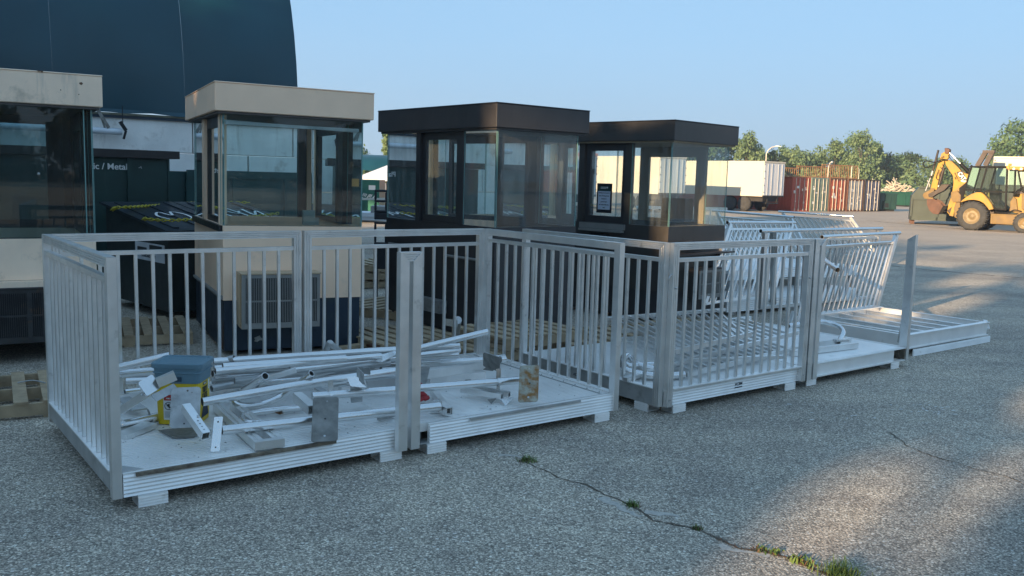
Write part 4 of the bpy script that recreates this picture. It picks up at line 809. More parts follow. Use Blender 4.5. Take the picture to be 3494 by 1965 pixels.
# booth 2
ACB = mat('ac_case_beige', (.50, .37, .24), .55, 0, .08, 4, streak=((.30, .20, .12), .6, .8, 8))
L2 = (-2.893, 8.673); Y2 = .468; AA, BB = 1.575, 2.234
bo, q2 = booth('clean beige booth with a navy base and a large louvred air conditioner', L2, Y2, AA, BB, 2.681, 2.395, 1.30, .56, BEIGE, SKIRT, BEIGE, G_CLEAR,
     {'f': [('g', 0, 1)], 'l': [('g', 0, .10), ('p', .10, .13), ('d', .145, .60, 1.36, 2.28, FRAMEDK), ('p', .60, .67), ('g', .67, 1)],
      'r': [('g', 0, .25), ('p', .25, .34, FRAMEDK), ('d', .35, .80, 1.36, 2.28, FRAMEDK), ('g', .82, 1)],
      'b': [('g', 0, .86), ('p', .86, .93, FRAMEDK), ('p', .935, .975)]}, tilt=(0, .0085), mull=BEIGE)
x0_, za = on_front(L2, Y2, -.14, 822, 938); x1_, zb2 = on_front(L2, Y2, -.14, 1090, 1112)
ac_unit(bo, x0_, x1_, -.14, .082, zb2 + .005, za, ACB, GRILLE, 42)
m = MB(); m.box(.05, .084, .12, 2.1, 1.24, 1.30); m.build('door_ledge', FRAMEDK, bo)
m = MB(); m.tube([(.075, .10, .585), (.075, 2.1, .585)], .02, 10); m.build('drip_pipe', GRILLE, bo)
m = MB(); m.add([(.11, .15, 2.33), (1.45, .15, 2.30), (1.45, .16, 2.275), (.8, .16, 2.29), (.11, .16, 2.305)], [(0, 1, 2, 3, 4)]); m.box(.12, 1.46, .14, .16, 2.285, 2.315); m.build('light_strip', mat('white_strip', (.55, .62, .64), .4), bo)
m = MB(); m.box(.90, 1.02, .20, .25, 1.305, 1.46); m.box(.93, 1.08, .26, .30, 1.305, 1.38); m.build('leaflet_rack', mat('clear_rack', (.30, .34, .31), .3), bo)
m = MB(); m.box(1.375, 1.45, .0835, .0845, 1.72, 1.80); m.build('sticker', mat('amber_sticker', (.35, .22, .07), .6), bo)
for (dx, r_) in ((.42, .05), (.82, .04)):
    m = MB(); rr = random.Random(int(dx*100)); pts = [(dx + r_*rr.uniform(.5, 1.3)*cos(2*pi*k/11), .0955, .16 + .7*r_*rr.uniform(.5, 1.3)*sin(2*pi*k/11)) for k in range(11)]; m.add(pts, [tuple(range(11))]); m.build('paint_scrape', PLATE, bo)
m = MB(); rr = random.Random(2); pts = [(.0945, .14 + .35*k/10, .06 + rr.uniform(.05, .30) * (1 - k/14)) for k in range(11)]; m.add([(.0945, .14, .051)] + pts + [(.0945, .49, .051)], [tuple(range(13))]); m.build('rot_patch', mat('rust_rot', (.09, .04, .02), .9, 0, .5, 14), bo)
# booth 3
L3 = (-.211, 9.587); Y3 = .693; A3, B3 = 1.367, 2.389
FB = [('g', .02, .0201)]
bo, q3 = booth('dark brown booth in the middle of the row with hazy dirty glass', L3, Y3, A3, B3, 2.63, 2.357, 1.30, .50, BROWN, BROWN, BROWN, G_DIRTY,
     {'f': [('g', 0, 1)], 'l': [('g', 0, .27), ('p', .27, .315), ('d', .32, .655, 1.38, 2.26, BROWN), ('p', .66, .70), ('g', .70, 1)],
      'r': [('g', 0, .29), ('p', .29, .36), ('d', .361, .62, 1.36, 2.27, BROWN), ('p', .621, .655), ('g', .655, 1)],
      'b': [('g', 0, .56), ('p', .56, .63), ('g', .63, 1)]}, cin=BROWN)
m = MB(); m.tube([(.055, .32, .93), (.055, .95, .93)], .016, 8); m.build('grab_bar', GRILLE, bo)
m = MB(); m.tube([(.06, 1.75, .98), (.06, 2.2, .98)], .014, 8); m.build('grab_bar', GRILLE, bo)
m = MB(); m.box(-.02, .084, .95, 1.65, .25, .40); m.build('tread_step', PLATE, bo)
m = MB(); m.box(.30, 1.1, .080, .0845, .52, .90); m.build('access_panel', BROWN, bo)
# booth 4
L4 = (1.983, 11.389); Y4 = .790; A4, B4 = 1.512, 2.1
bo, q4 = booth('bronze brown booth at the right end of the row, notice on its door', L4, Y4, A4, B4, 2.621, 2.352, 1.27, .42, BRONZE, BROWN, BRONZE, G_DIRTY,
     {'f': [('g', 0, 1)], 'l': [('g', 0, .33), ('p', .33, .38), ('d', .385, .74, 1.36, 2.24, BROWN), ('p', .75, .80), ('g', .80, 1)],
      'r': [('g', 0, .17), ('w', .17, .76, 1.32, 2.20, TANIN), ('g', .76, 1)],
      'b': [('g', 0, .46), ('p', .46, .54), ('g', .54, 1)]}, cin=TANIN)
m = MB(); m.box(.02, .084, .80, 1.55, 1.15, 1.18); m.box(.06, .084, .78, 1.57, 1.185, 1.26); m.build('service_shelf', GRILLE, bo)
m = MB(); m.prism([(.30 + .52*(.5 - .5*cos(pi*k/10)), .965 + .12*sin(pi*k/10)) for k in range(11)], .02, .0845); m.build('vent_hood', BROWN, bo)
m = MB(); m.box(.10, 1.42, -.10, .0845, .905, .925); m.build('side_shelf', BROWN, bo)
ac_unit(bo, .55, 1.12, -.12, .083, .32, .70, BRONZE, GRILLE, 24)
m = MB(); m.box(.055, .0845, 1.05, 1.35, .95, 1.12); m.build('cash_drawer', BLACKHOLE, bo)
m = MB(); m.box(1.05, 1.25, .5, .9, 1.30, 1.62); m.build('equipment_box', BLACKHOLE, bo)
X0, X1, Y0, Y1 = q4
lyd0 = Y0 + .385 * (Y1 - Y0)
pc = thing('notice', 'black framed notice with dark green header on the bronze booth door window', 'sign', (0, 0, 0), 0); pc.location = (Vector((L4[0], L4[1], 0)) + Matrix.Rotation(Y4, 3, 'Z') @ Vector((X0 + .040, lyd0 + .36, 1.40))); pc.rotation_euler = (0, 0, Y4 - pi/2)
PF = mat('poster_frame', (.01, .01, .014), .4); PG = mat('poster_green', (.012, .045, .04), .5); PW = mat('poster_paper', (.50, .55, .64), .6, 0, .03)
m = MB(); m.box(-.13, .13, -.006, 0, 0, .40); m.build('frame', PF, pc)
m = MB(); m.box(-.105, .105, -.0085, -.0065, .045, .295); m.build('paper', PW, pc)
m = MB(); m.box(-.105, .105, -.0085, -.0065, .298, .365); m.build('header', PG, pc)
m = MB(); m.box(-.065, .045, -.0094, -.0088, .345, .352); m.box(-.065, .035, -.0094, -.0088, .33, .336); m.box(.045, .062, -.0094, -.0088, .334, .354); m.build('header_logo', WHT, pc)
for k, tx in enumerate(('Parking is now pay by', 'plate. Parking kiosks', 'located on', 'ground level', 'and inside lobby sky', 'walk')):
    text_mesh(tx, .025, 'lettering', INK, pc, frame((0, -.0092, .272 - k * .040), UX, UZ), .86, .0006, depth=.0002)
# ------------------------------------------------------------------ fabric building on a block wall
WDIR = Vector((cos(R(35)), sin(R(35)), 0)); WN = Vector((-WDIR.y, WDIR.x, 0)); WE = Vector((-3.87, 17.15, 0))
fb = thing('fabric_building', 'large arched storage building with dark navy fabric cover on a pale concrete block wall', 'building', WE, R(35)); LEN = 26.0
CONC = mat('concrete_block', (.80, .78, .74), .8, 0, .10, 2.5, .25, 30, dirt=((.22, .17, .12), .56, .78, 2.2), streak=((.30, .27, .22), .58, .8, 4))
TARP = mat('navy_tarp', (.005, .052, .076), .34, 0, .22, .5, .25, 1.6, rvar=.08)
m = MB(); z = 2.72
for r_ in range(5):
    zt2, zb3 = z - .61 * r_, z - .61 * (r_ + 1); off = -.35 if r_ % 2 == 0 else -1.2; x = 0.0; rr = random.Random(r_)
    xs = [0.0]; x = off
    while x > -LEN: xs.append(x); x -= 1.83
    xs.append(-LEN)
    for a, b in zip(xs[:-1], xs[1:]): d_ = rr.uniform(-.012, .012); m.box(b + .012, a - .012, d_, .6 + d_, max(.0, zb3 + .01), zt2 - .006)
m.build('block_wall', CONC, fb, .012)
m = MB(); nb = 13; K = 22; RR = 6.6; vs = []; cols = []
def arch(th, bulge): r = RR + bulge; return (RR - r * cos(th), 2.79 + r * sin(th))
NS = 6
rr = random.Random(6)
for b_ in range(nb):
    vs = []; sk, amp = rr.uniform(-.5, .9), rr.uniform(.10, .20); wv = [rr.uniform(0, 6) for _ in range(3)]
    for s in range(NS + 1):
        ph = s / NS; x = -.26 - 2.05 * (b_ + ph)
        for k in range(K + 1):
            th = R(100) * k / K; bul = amp * math.sin(pi * ph ** (1 + .5 * sk)) + .006 * ph + .025 * math.sin(4 * th + 3 * ph + wv[0]) * math.sin(pi * ph) + .03 * math.sin(9 * th - 4 * ph + wv[1]) * math.sin(pi * ph); y, zz = arch(th, bul * min(1, k / 3)); vs.append((x, y - .03, zz))
    if b_ == 0: e0 = [vs[k] for k in range(K+1)]
    m.add(vs, [(s*(K+1)+k, s*(K+1)+k+1, (s+1)*(K+1)+k+1, (s+1)*(K+1)+k) for s in range(NS) for k in range(K)], True); m.add(e0 + [(-.26, RR, 2.79)], [tuple(range(K+2))])
m.build('fabric_cover', TARP, fb)
m = MB(); n = 120; vs = []
for s in range(n + 1):
    x = -.26 - 26 * s / n; wv = .02 * math.sin(s * 1.7) + .015 * math.sin(s * .63)
    vs += [(x, -.035, 2.80), (x, -.055 + wv, 2.74 + wv * .6)]
m.add(vs, [(2*i, 2*i+2, 2*i+3, 2*i+1) for i in range(n)], True); m.build('fabric_hem', TARP, fb)
m = MB(); m.box(-26, .02, -.045, -.013, 2.655, 2.70); m.build('batten', SKIRT, fb)
m = MB(); m.box(-26, .02, -.06, -.0, 2.7005, 2.738); m.build('wood_rail', mat('mossy_wood', (.13, .125, .09), .9, 0, .4, 6), fb)
wp = thing('hanging_pipe', 'white pipe slung from two straps high on the block wall between the two left booths', 'pipe', aty(370, 447, 14.95) , R(35)); Lp = wp.location
m = MB(); m.tube([(-3.2, 0, .01), (.20, 0, 0)], .055, 14); m.build('pipe', mat('white_pvc', (.62, .66, .70), .4), wp)
m = MB(); m.bar((.0, -.04, .05), (-.20, -.04, .40), .02, .05); m.bar((-.06, -.03, .05), (-.16, -.03, .40), .01, .03); m.build('strap', PLATE_DARK, wp)
m = MB(); m.bar((.22, -.02, .12), (.22, -.02, .42), .012, .012); m.bar((.17, -.06, .16), (.26, -.06, .02), .05, .05); m.bar((.26, -.06, .02), (.22, -.06, -.12), .05, .03); m.build('tie', BLACKHOLE, wp)
# ------------------------------------------------------------------ containers and dumpsters behind
DKG = mat('dark_green_steel', (.014, .040, .036), .45, .1, .25, 2, .06, 20, streak=((.05, .085, .075), .60, .82, 6), dirt=((.06, .04, .025), .70, .85, 3))
DKB = mat('dark_brown_lip', (.022, .016, .015), .5, 0, .2, 3)
k1 = aty(577, 560, 13.7); c = thing('recycling_container', 'dark green steel recycling container lettered Plastic / Metal, between the two left booths', 'container', (k1.x, k1.y, 0), R(40))
m = MB(); m.box(-3.2, 0, 0, 1.1, .05, 1.98); m.box(-.03, .0, -.02, -.0005, .05, 1.98); m.box(-.62, -.55, -.04, -.0005, .05, 1.98); m.box(-3.2, 0, -.02, -.0006, .05, .16); m.build('body', DKG, c)
m = MB(); m.box(-3.3, .13, -.09, 1.15, 1.985, 2.10); m.build('lid_beam', DKB, c)
text_mesh('Plastic / Metal', .125, 'lettering', WHT, c, frame((-.97, -.024, 1.845), UX, UZ), 1.02, .0018)
text_mesh('-\u00b7\\', .05, 'lettering', WHT, c, frame((-.44, -.044, 1.845), UX, UZ), 1.0, .001)
k2 = aty(583, 640, 15.0); c = thing('long_container', 'long dark teal steel container running behind the beige booth', 'container', (k2.x, k2.y, 0), R(31))
TEAL = mat('teal_steel', (.010, .050, .050), .4, .1, .2, 2, .05, 20, streak=((.03, .09, .08), .62, .82, 6))
m = MB(); m.box(.25, 2.9, 0, .9, .05, 1.80); m.box(.25, 2.9, -.03, -.0005, 1.70, 1.83); m.box(.0, .2495, .1, .9, .05, 1.80)
for x in (1.0, 1.9, 2.82): m.box(x, x + .07, -.03, -.0006, .05, 1.6995)
m.build('body', TEAL, c)
# wheeled dumpster with sloping lids and chains
F0 = Vector((-4.12, 10.7, 0)); du = Vector((cos(R(45)), sin(R(45)), 0)); db_ = Vector((-.69, .724, 0)).normalized()
LID = mat('black_lid', (.012, .017, .024), .34, 0, .2, 3, .1, 6); CAN = mat('black_green_body', (.010, .016, .015), .5, 0, .2, 3)
d3 = thing('dumpster', 'black lidded dumpster with white spray paint on the lids, between the off-white and beige booths', 'dumpster', F0, R(45))
m = MB(); m.prism([(0, 0), (0, 0)], 0, 0) if 0 else None
m.add([(0, 0, .12), (1.9, 0, .12), (1.9, 1.9, .12), (0, 1.9, .12), (0, 0, 1.06), (1.9, 0, 1.06), (1.9, 1.9, 1.31), (0, 1.9, 1.31)], [(3,2,1,0),(4,5,6,7),(0,1,5,4),(1,2,6,5),(2,3,7,6),(3,0,4,7)]); m.box(-.04, 1.94, -.05, -.0005, .98, 1.055); m.build('body', CAN, d3)
def lidpt(x, y, h=.0): return (x, y, 1.09 + .25 * y / 1.9 + h)
for x0 in (-.06, .95):
    m = MB(); x1 = x0 + .99; vs = [lidpt(x0, -.08), lidpt(x1, -.08), lidpt(x1, 1.95), lidpt(x0, 1.95)]; vs += [(a, b, c_ + .03) for a, b, c_ in vs]
    m.add(vs, [(3,2,1,0),(4,5,6,7),(0,1,5,4),(1,2,6,5),(2,3,7,6),(3,0,4,7)])
    for xx in (x0 + .15, x0 + .5, x0 + .82):
        a = [lidpt(xx, .05, .031), lidpt(xx + .07, .05, .031), lidpt(xx + .07, 1.85, .031), lidpt(xx, 1.85, .031)]; a += [(p, q, r_ + .012) for p, q, r_ in a]; m.add(a, [(4,5,6,7),(0,1,5,4),(1,2,6,5),(2,3,7,6),(3,0,4,7)])
    m.build('lid', LID, d3)
for strokes, nm in ((([(.28, .55), (.22, .8), (.34, 1.05), (.42, .82), (.52, 1.08), (.62, .9), (.6, .62), (.48, .5)],), 'spray_mark'), (([(.95, .55), (1.0, 1.0), (1.08, .8), (1.15, 1.05), (1.2, .7)], [(1.3, 1.15), (1.38, .9), (1.5, 1.1)], [(1.42, 1.3), (1.45, .72)], [(1.62, 1.25), (1.58, .8), (1.76, 1.1), (1.7, .62)]), 'spray_mark')):
    m = MB()
    for s_ in strokes:
        P = smooth([lidpt(x, y, .048) for x, y in s_], 5)
        for i in range(len(P) - 1):
            d_ = (P[i+1] - P[i]).normalized(); sd = Vector((-d_.y, d_.x, 0)) * .017; m.add([P[i] - sd, P[i+1] - sd, P[i+1] + sd, P[i] + sd], [(0, 1, 2, 3)])
    m.build(nm, WHT, d3)
m = MB(); m.box(-.003, -.0005, .15, .62, .88, .93)
wl = mat('warning_label', (.55, .56, .58), .5)
lab = MB(); lab.box(-.008, -.001, .10, .95, .70, .92); 
o_ = lab.build('warning_label', wl, d3)
lab = MB(); lab.box(-.0095, -.0085, .16, .52, .83, .90); lab.box(-.0095, -.0085, .60, .88, .80, .86); lab.build('printed_bar', INK, o_)
text_mesh('STANDARD ONLY', .05, 'lettering', INK, o_, frame((-.0095, .55, .755), -UY, UZ), 1, .0006)
def chain(label, pts):
    YC = bpy.data.materials.get('yellow_chain') or mat('yellow_chain', (.50, .42, .02), .4, 0, .1, 5)
    P = smooth(pts, 10); d = [0]
    for i in range(1, len(P)): d.append(d[-1] + (P[i]-P[i-1]).length)
    n = int(d[-1] / .050); mb = MB()
    for k in range(n):
        s = d[-1] * (k + .5) / n; i = max(j for j in range(len(d)) if d[j] <= s); i = min(i, len(P) - 2); t = (s - d[i]) / max(1e-6, d[i+1]-d[i]); c_ = P[i].lerp(P[i+1], t); ax = (P[i+1]-P[i]).normalized()
        sd = ax.cross(UZ); sd = sd.normalized() if sd.length > .1 else Vector((1, 0, 0)); u_ = sd.cross(ax)
        w = (sd if k % 2 else u_ * .9 + sd * .45).normalized(); ring = [c_ + ax * cos(2*pi*j/8) * .036 + w * sin(2*pi*j/8) * .019 for j in range(8)]; ring.append(ring[0])
        mb.tube(ring, .0068, 5, cap=False)
    return mesh_thing(mb, 'chain', YC, label, 'chain', 'yellow plastic chains laid over the dumpster lids')
def lw(x, y, h): p = lidpt(x, y, h); return F0 + du * p[0] + Vector((-du.y, du.x, 0)) * p[1] + UZ * p[2]
chain('rear yellow chain across the black dumpster lids, its left end hanging down', [at(374, 775, .95), at(368, 740, 1.12), at(378, 722, 1.24), at(396, 709, 1.325)] + [at(450, 706, 1.335), at(560, 699, 1.335), at(648, 692, 1.34), at(760, 690, 1.34), at(850, 691, 1.34)])
chain('front yellow chain across the black dumpster lids, nearer the booth windows', [at(473, 790, .93), at(476, 768, 1.05), at(494, 747, 1.225), at(520, 749, 1.225), at(580, 752, 1.225), at(650, 749, 1.23), at(790, 746, 1.25), at(950, 728, 1.30)])
# ------------------------------------------------------------------ pallets and boards
WOOD = mat('pallet_wood', (.40, .30, .19), .8, 0, .18, 9, .2, 60, dirt=((.20, .14, .09), .55, .8, 6)); WOODR = mat('reddish_board', (.20, .10, .06), .8, 0, .2, 9, .2, 60)
def pallet(label, p, rz, w=1.2, d=1.0, z0=0., group='wooden pallets around the booths', tilt=0., nb=7):
    o = thing('pallet', label, 'pallet', (p[0], p[1], z0), rz, group); o.rotation_euler = (tilt, 0, rz)
    for y in (0, d/2 - .02, d - .04): m = MB(); m.box(0, w, y, y + .04, .018, .108); m.build('stringer', WOOD, o)
    for k in range(nb): x = (w - .095) * k / (nb - 1); m = MB(); m.box(x, x + .095, -.01, d + .01, .1085, .127); m.build('deck_board', WOOD, o)
    for k in range(3): x = (w - .1) * k / 2; m = MB(); m.box(x, x + .1, -.005, d + .005, 0, .0175); m.build('bottom_board', WOOD, o)
    return o
pallet('pallet under the front of the off-white booth at the left edge', (-4.42, 5.86), R(30), 1.25, 1.1)
pallet('pallet lying on the ground seen through the left railing, beside the beige booth', (-4.5, 8.85), R(25), 1.25, 1.2)
for k in range(3): pallet(['bottom pallet of the stack between the beige and dark brown booths', 'middle pallet of the stack between the beige and dark brown booths', 'top pallet of the stack between the beige and dark brown booths'][k], (-2.75 + .03*k, 14.2 - .05*k), R(24 + 5*k), 1.2, 1.0, .135 * k)
pallet('pallet on the ground in the gap right of the beige booth', (-2.35, 11.75), R(-30), 1.1, 1.0)
pallet('flat pallet just in front of the dark brown booth, seen past the twin posts', (-1.30, 8.98), R(38), 1.0, 1.0)
pallet('lower pallet between the left platforms and the dark brown booth', (-.15, 8.62), R(52), 1.1, .9)
pallet('upper pallet resting askew on the lower one in front of the dark brown booth', (-.05, 8.75), R(40), 1.1, .9, .135)
pallet('pallet poking out beneath the railing heap behind the third platform', (.75, 8.95), R(30), 1.2, 1.1, .02)
pallet('pallet beneath the far side of the railing heap, near the bronze booth', (1.9, 9.75), R(40), 1.2, 1.0, .02)
for k, (a, b, lb) in enumerate((((1262, 1176, .03), (1345, 1205, .03), 'reddish board lying behind the back railing, left one'), ((1335, 1165, .04), (1440, 1185, .04), 'reddish board lying behind the back railing, right one'), ((1150, 1190, .05), (1240, 1176, .05), 'thin splintered board at the foot of the beige booth'), ((1960, 1160, .10), (2100, 1130, .10), 'long board in front of the bronze booth'))):
    mb = MB(); mb.bar(at(*a), at(*b), .10, .03); mesh_thing(mb, 'board', WOODR if 'redd' in lb else WOOD, lb, 'board')
mb = MB(); P = smooth([at(2500, 1108, .05), at(2560, 1104, .06), at(2625, 1122, .05)], 4); mb.tube(P, .02, 6); mesh_thing(mb, 'board', WOOD, 'long thin bent branch-like board beyond the railing heap', 'board')
mb = MB(); mb.tube(smooth([at(60, 1306, .14), at(110, 1298, .15), at(155, 1306, .14)], 5), .006, 5); mesh_thing(mb, 'wire', PLATE, 'thin wire curling over the pallet at the left edge', 'wire')
# lattice barriers behind the dark brown booth
LAT = mat('black_lattice', (.018, .02, .026), .5)
def lattice(label, p, rz, nx, nz, cw=.155, ch=.15, fr=.035, z0=.0, solid=0):
    o = thing('plastic_barrier', label, 'barrier', (p[0], p[1], 0), rz, 'black openwork barriers behind the dark brown booth'); m = MB()
    Wd = nx * cw + fr * 2
    zc = z0
    for z_, n_, kind in ((1.50, 2, 0), (1.10, 0, 1), (.98, 2, 0)): pass
    for blk in (1.60, 1.13):
        for j in range(3): m.box(0, Wd, 0, .03, blk - j * ch - fr*.5, blk - j * ch + fr*.5)
        for i in range(nx + 1): m.box(i * cw, i * cw + fr, .0005, .0295, blk - 2*ch + fr*.5 + .0005, blk - ch - fr*.5 - .0005); m.box(i * cw, i * cw + fr, .0005, .0295, blk - ch + fr*.5 + .0005, blk - fr*.5 - .0005)
    m.box(0, Wd, -.001, .031, 1.60 - 2*ch - .12, 1.60 - 2*ch - fr*.5 - .0005); m.box(0, Wd, -.001, .031, .45, .80)
    m.box(0, .06, -.02, .2, 0, .4495); m.box(Wd - .06, Wd, -.02, .2, 0, .4495); m.build('panel', LAT, o, .008); return o
p = aty(1277, 720, 13.2); lattice('black openwork barrier sticking out left of the dark brown booth', (p.x, p.y), R(8), 5, 2)
p = aty(1440, 720, 13.6); lattice('black openwork barrier seen through the door window of the dark brown booth', (p.x, p.y), R(5), 3, 2)
# ------------------------------------------------------------------ yard background
def cbox(m, x0, x1, y0, y1, z0, z1): m.box(x0, x1, y0, y1, z0, z1)
TW = mat('trailer_white', (.56, .52, .43), .45, 0, .03, .6, .02, 3, streak=((.44, .41, .34), .66, .85, 1.2)); TD = mat('trailer_door_white', (.66, .68, .70), .45, 0, .04, 1, streak=((.5, .5, .48), .62, .85, 2))  # trailer white: warm sunlight in the side colour, bluish shade in the door colour
TDK = mat('undercarriage', (.03, .028, .027), .7, .2, .3, 2); TYRE = mat('tyre_rubber', (.040, .041, .042), .85, 0, .25, 6, .2, 30); CHROME = mat('bright_trim', (.6, .6, .6), .3, .8, .05)
REDF = mat('red_trailer', (.50, .20, .18), .5, 0, .12, .5, streak=((.55, .36, .33), .5, .75, 1)); PALE = mat('pale_trailer_band', (.64, .58, .50), .5, 0, .08, .5); BLUEF = mat('blue_stripe', (.10, .45, .80), .45, 0, .05)
def wheel(par, c, r, w, name='wheel', hubm=None, n=26, lug=0):
    o = bpy.data.objects.new(name, None)
    m = MB(); m.lathe([(r*.56, -w/2), (r*.80, -w/2*1.04), (r*.95, -w/2*.9), (r, -w/2*.6), (r, w/2*.6), (r*.95, w/2*.9), (r*.80, w/2*1.04), (r*.56, w/2)], c, 'y', n)
    if lug:
        for k in range(lug):
            a = 2*pi*k/lug
            for sg in (-1, 1):
                a2 = a + (pi/lug if sg > 0 else 0); cc = Vector(c) + Vector((cos(a2)*r*1.0, sg*w*.25, sin(a2)*r*1.0)); rd = Vector((cos(a2), 0, sin(a2))); tg = Vector((-sin(a2), 0, cos(a2)))
                m.obox(cc, rd * .022, (Vector((0, 1, 0)) * w*.25 + tg * .05*sg), tg * .022 )
    t = m.build(name, TYRE, par)
    m = MB(); hub = hubm or TDK
    m.lathe([(0, -w/2*.55), (r*.18, -w/2*.60), (r*.2, -w/2*.35), (r*.40, -w/2*.25), (r*.52, -w/2*.85), (r*.57, -w/2*.95), (r*.57, w/2*.9), (0, w/2*.5)], c, 'y', n); m.build('rim', hub, t)
    return t
def trailer(label, p, yaw, ln, w, z0, zt, side, door, group='box trailers parked in the yard', lights=True, stripe=None, wheels=True):
    """origin at the near corner of the doors; body runs to +y, doors on y=0 from x=0 to x=w"""
    o = thing('box_trailer', label, 'trailer', (p[0], p[1], 0), yaw, group)
    m = MB(); m.box(0, w, .03, ln, z0, zt); m.box(-.015, w + .015, -.01, ln + .01, zt - .10, zt + .01); m.box(-.012, -.0005, .03, ln, z0, z0 + .16); m.build('box_body', side, o)
    for k in range(int(ln / 2.4)): m = MB(); m.box(-.004, -.0006, .4 + 2.4*k, .415 + 2.4*k, z0 + .165, zt - .105); m.build('side_seam', side, o)
    for s in (0, 1):
        m = MB(); m.box(.06 + s*(w/2 - .03), w/2 - .015 + s*(w/2 - .045), -.005, .0295, z0 + .08, zt - .14); d_ = m.build('door', door, o)
        m = MB()
        for xx in (.35, .75): x = .06 + s*(w/2 - .03) + xx * (w/2 - .1); m.box(x - .015, x + .015, -.04, -.0055, z0 + .1, zt - .16)
        m.build('lock_rod', CHROME, d_)
        m = MB()
        for k in range(5): x = (.035 if s == 0 else w - .065); m.box(x, x + .05, -.03, -.011, z0 + .25 + k*(zt-z0-.5)/4, z0 + .32 + k*(zt-z0-.5)/4)
        m.build('hinge', TDK, d_)
    m = MB(); m.box(.0, w, -.02, .029, z0 - .02, z0 + .078); m.box(.3, w - .3, .2, 1.6, z0 - .35, z0 - .03); m.box(w*.2, w*.8, .05, .12, z0 - .5, z0 - .40); m.box(w*.25, w*.29, .06, .11, z0 - .4, z0 - .03); m.box(w*.71, w*.75, .06, .11, z0 - .4, z0 - .03); m.build('underframe', TDK, o)
    if wheels:
        for yy in (1.6, 2.8):
            for xx in (.25, w - .25):
                wm = MB(); wm.lathe([(0, -.15), (.28, -.15), (.50, -.14), (.52, 0), (.50, .14), (.28, .15), (0, .15)], (xx, yy, .52), 'x', 20); wm.build('wheel', TYRE, o)
        for xx in (.5, w - .5): wm = MB(); wm.box(xx - .08, xx + .08, ln - 2.6, ln - 2.44, 0, z0 - .01); wm.build('landing_leg', TDK, o)
    if stripe: stripe(o)
    return o
p = at(2604, 723); D_ = 61.0; q = aty(2604, 640, D_)
trailer('white box trailer with sunlit cream side and closed doors, right of the bronze booth', (q.x, q.y), R(40), 14, 2.45, 1.05, 3.42, TW, TD)
q = aty(2248, 640, 55); trailer('white box trailer seen through the bronze booth glass, left of the cream sided one', (q.x, q.y), R(38), 13, 2.4, 1.1, 3.4, PALE, TD)
# red and blue trailer
q = aty(1871, 640, 39.5)
def st(o):
    m = MB(); m.box(-.025, -.013, .2, 13.2, 2.28, 2.55); m.box(-.022, -.0125, 13.0, 16.6, 2.2, 2.62); m.build('blue_stripe', BLUEF, o)
    m = MB(); m.box(-.024, -.0125, 0.03, 18.5, 2.66, 2.98); m.build('pale_band', PALE, o)
    m = MB()
    for k in range(30): m.box(-.030, -.0145, .3 + .6*k, .6 + .6*k, 1.15, 1.21)
    m.build('reflector_strip', WHT, o)
trailer('long faded red trailer with a bright blue stripe seen through the dark brown booth', (q.x, q.y), R(28), 18.6, 2.5, 1.12, 3.02, REDF, TD, stripe=st)
# containers row
def container(label, p, yaw, col, lockc, trim, w=2.2, h=2.46, ln=6.0):
    o = thing('shipping_container', label, 'container', (p[0], p[1], 0), yaw, 'shipping containers standing side by side, doors to the viewer')
    m = MB(); m.box(.04, w - .04, .04, ln, .14, h - .10)
    for k in range(int(ln / .28)): m.box(.012, .0395, .12 + .28*k, .26 + .28*k, .16, h - .12); m.box(w - .0395, w - .012, .12 + .28*k, .26 + .28*k, .16, h - .12)
    m.box(0, w, .06, ln, h - .0995, h - .02); m.build('body', col, o)
    m = MB(); m.box(0, .09, 0, .10, 0, h); m.box(w - .09, w, 0, .10, 0, h); m.box(.0905, w - .0905, 0, .06, h - .14, h); m.box(.0905, w - .0905, 0, .06, .0, .13); m.box(0, .09, ln - .1, ln + .02, 0, h); m.box(0, .06, .1005, ln - .1005, .0, .13); m.box(0, .06, .1005, ln - .1005, h - .1, h); m.build('frame', trim, o)
    for s in (0, 1):
        x0, x1 = (.095, w/2 - .005) if s == 0 else (w/2 + .005, w - .095); m = MB(); m.box(x0, x1, .02, .0395, .135, h - .145)
        for k in range(5): za = .2 + (h - .42) * k / 5; m.box(x0 + .05, x1 - .05, .005, .0195, za + .04, za + (h - .42) / 5 - .04)
        d_ = m.build('door', col, o)
        for xx in (.30, .74): x = x0 + xx * (x1 - x0); m = MB(); m.tube([(x, -.02, .06), (x, -.02, h - .08)], .022, 6); m.box(x - .05, x + .05, -.03, .0, .10, .22); m.build('lock_rod', lockc, d_)
        m = MB(); rr = random.Random(int(p[0]*10) + s)
        for k in range(4): xa = x0 + rr.uniform(.05, .5) * (x1 - x0); za = rr.uniform(.5, h - .6); m.box(xa, xa + rr.uniform(.12, .3), -.001, .0045, za, za + rr.uniform(.06, .22))
        m.build('decal', WHT if s == 0 else PALE, d_)
    return o
LR = mat('pale_lock_rod', (.55, .50, .42), .5, .2)
CR = mat('container_red', (.36, .060, .030), .55, 0, .12, 1.2, .05, 4, dirt=((.22, .06, .04), .55, .8, 2)); CG = mat('container_green', (.16, .22, .18), .55, 0, .12, 1.2, dirt=((.25, .25, .20), .55, .8, 2)); CO = mat('container_orange_red', (.40, .085, .040), .55, 0, .1, 1.2, dirt=((.28, .10, .06), .58, .8, 2))
CGY = mat('container_grey', (.30, .31, .31), .55, 0, .08, 1.2, dirt=((.22, .17, .14), .6, .8, 2)); CN = mat('container_navy', (.085, .10, .16), .55, 0, .15, 1.2, dirt=((.2, .18, .17), .6, .8, 2)); RS = mat('rust_trim', (.12, .05, .03), .8, 0, .25, 3)
q = aty(2703, 650, 64.5); ps = Vector((q.x, q.y, 0)); step = Vector((cos(R(38)), sin(R(38)), 0)) * 2.23; bk_ = Vector((-sin(R(38)), cos(R(38)), 0))
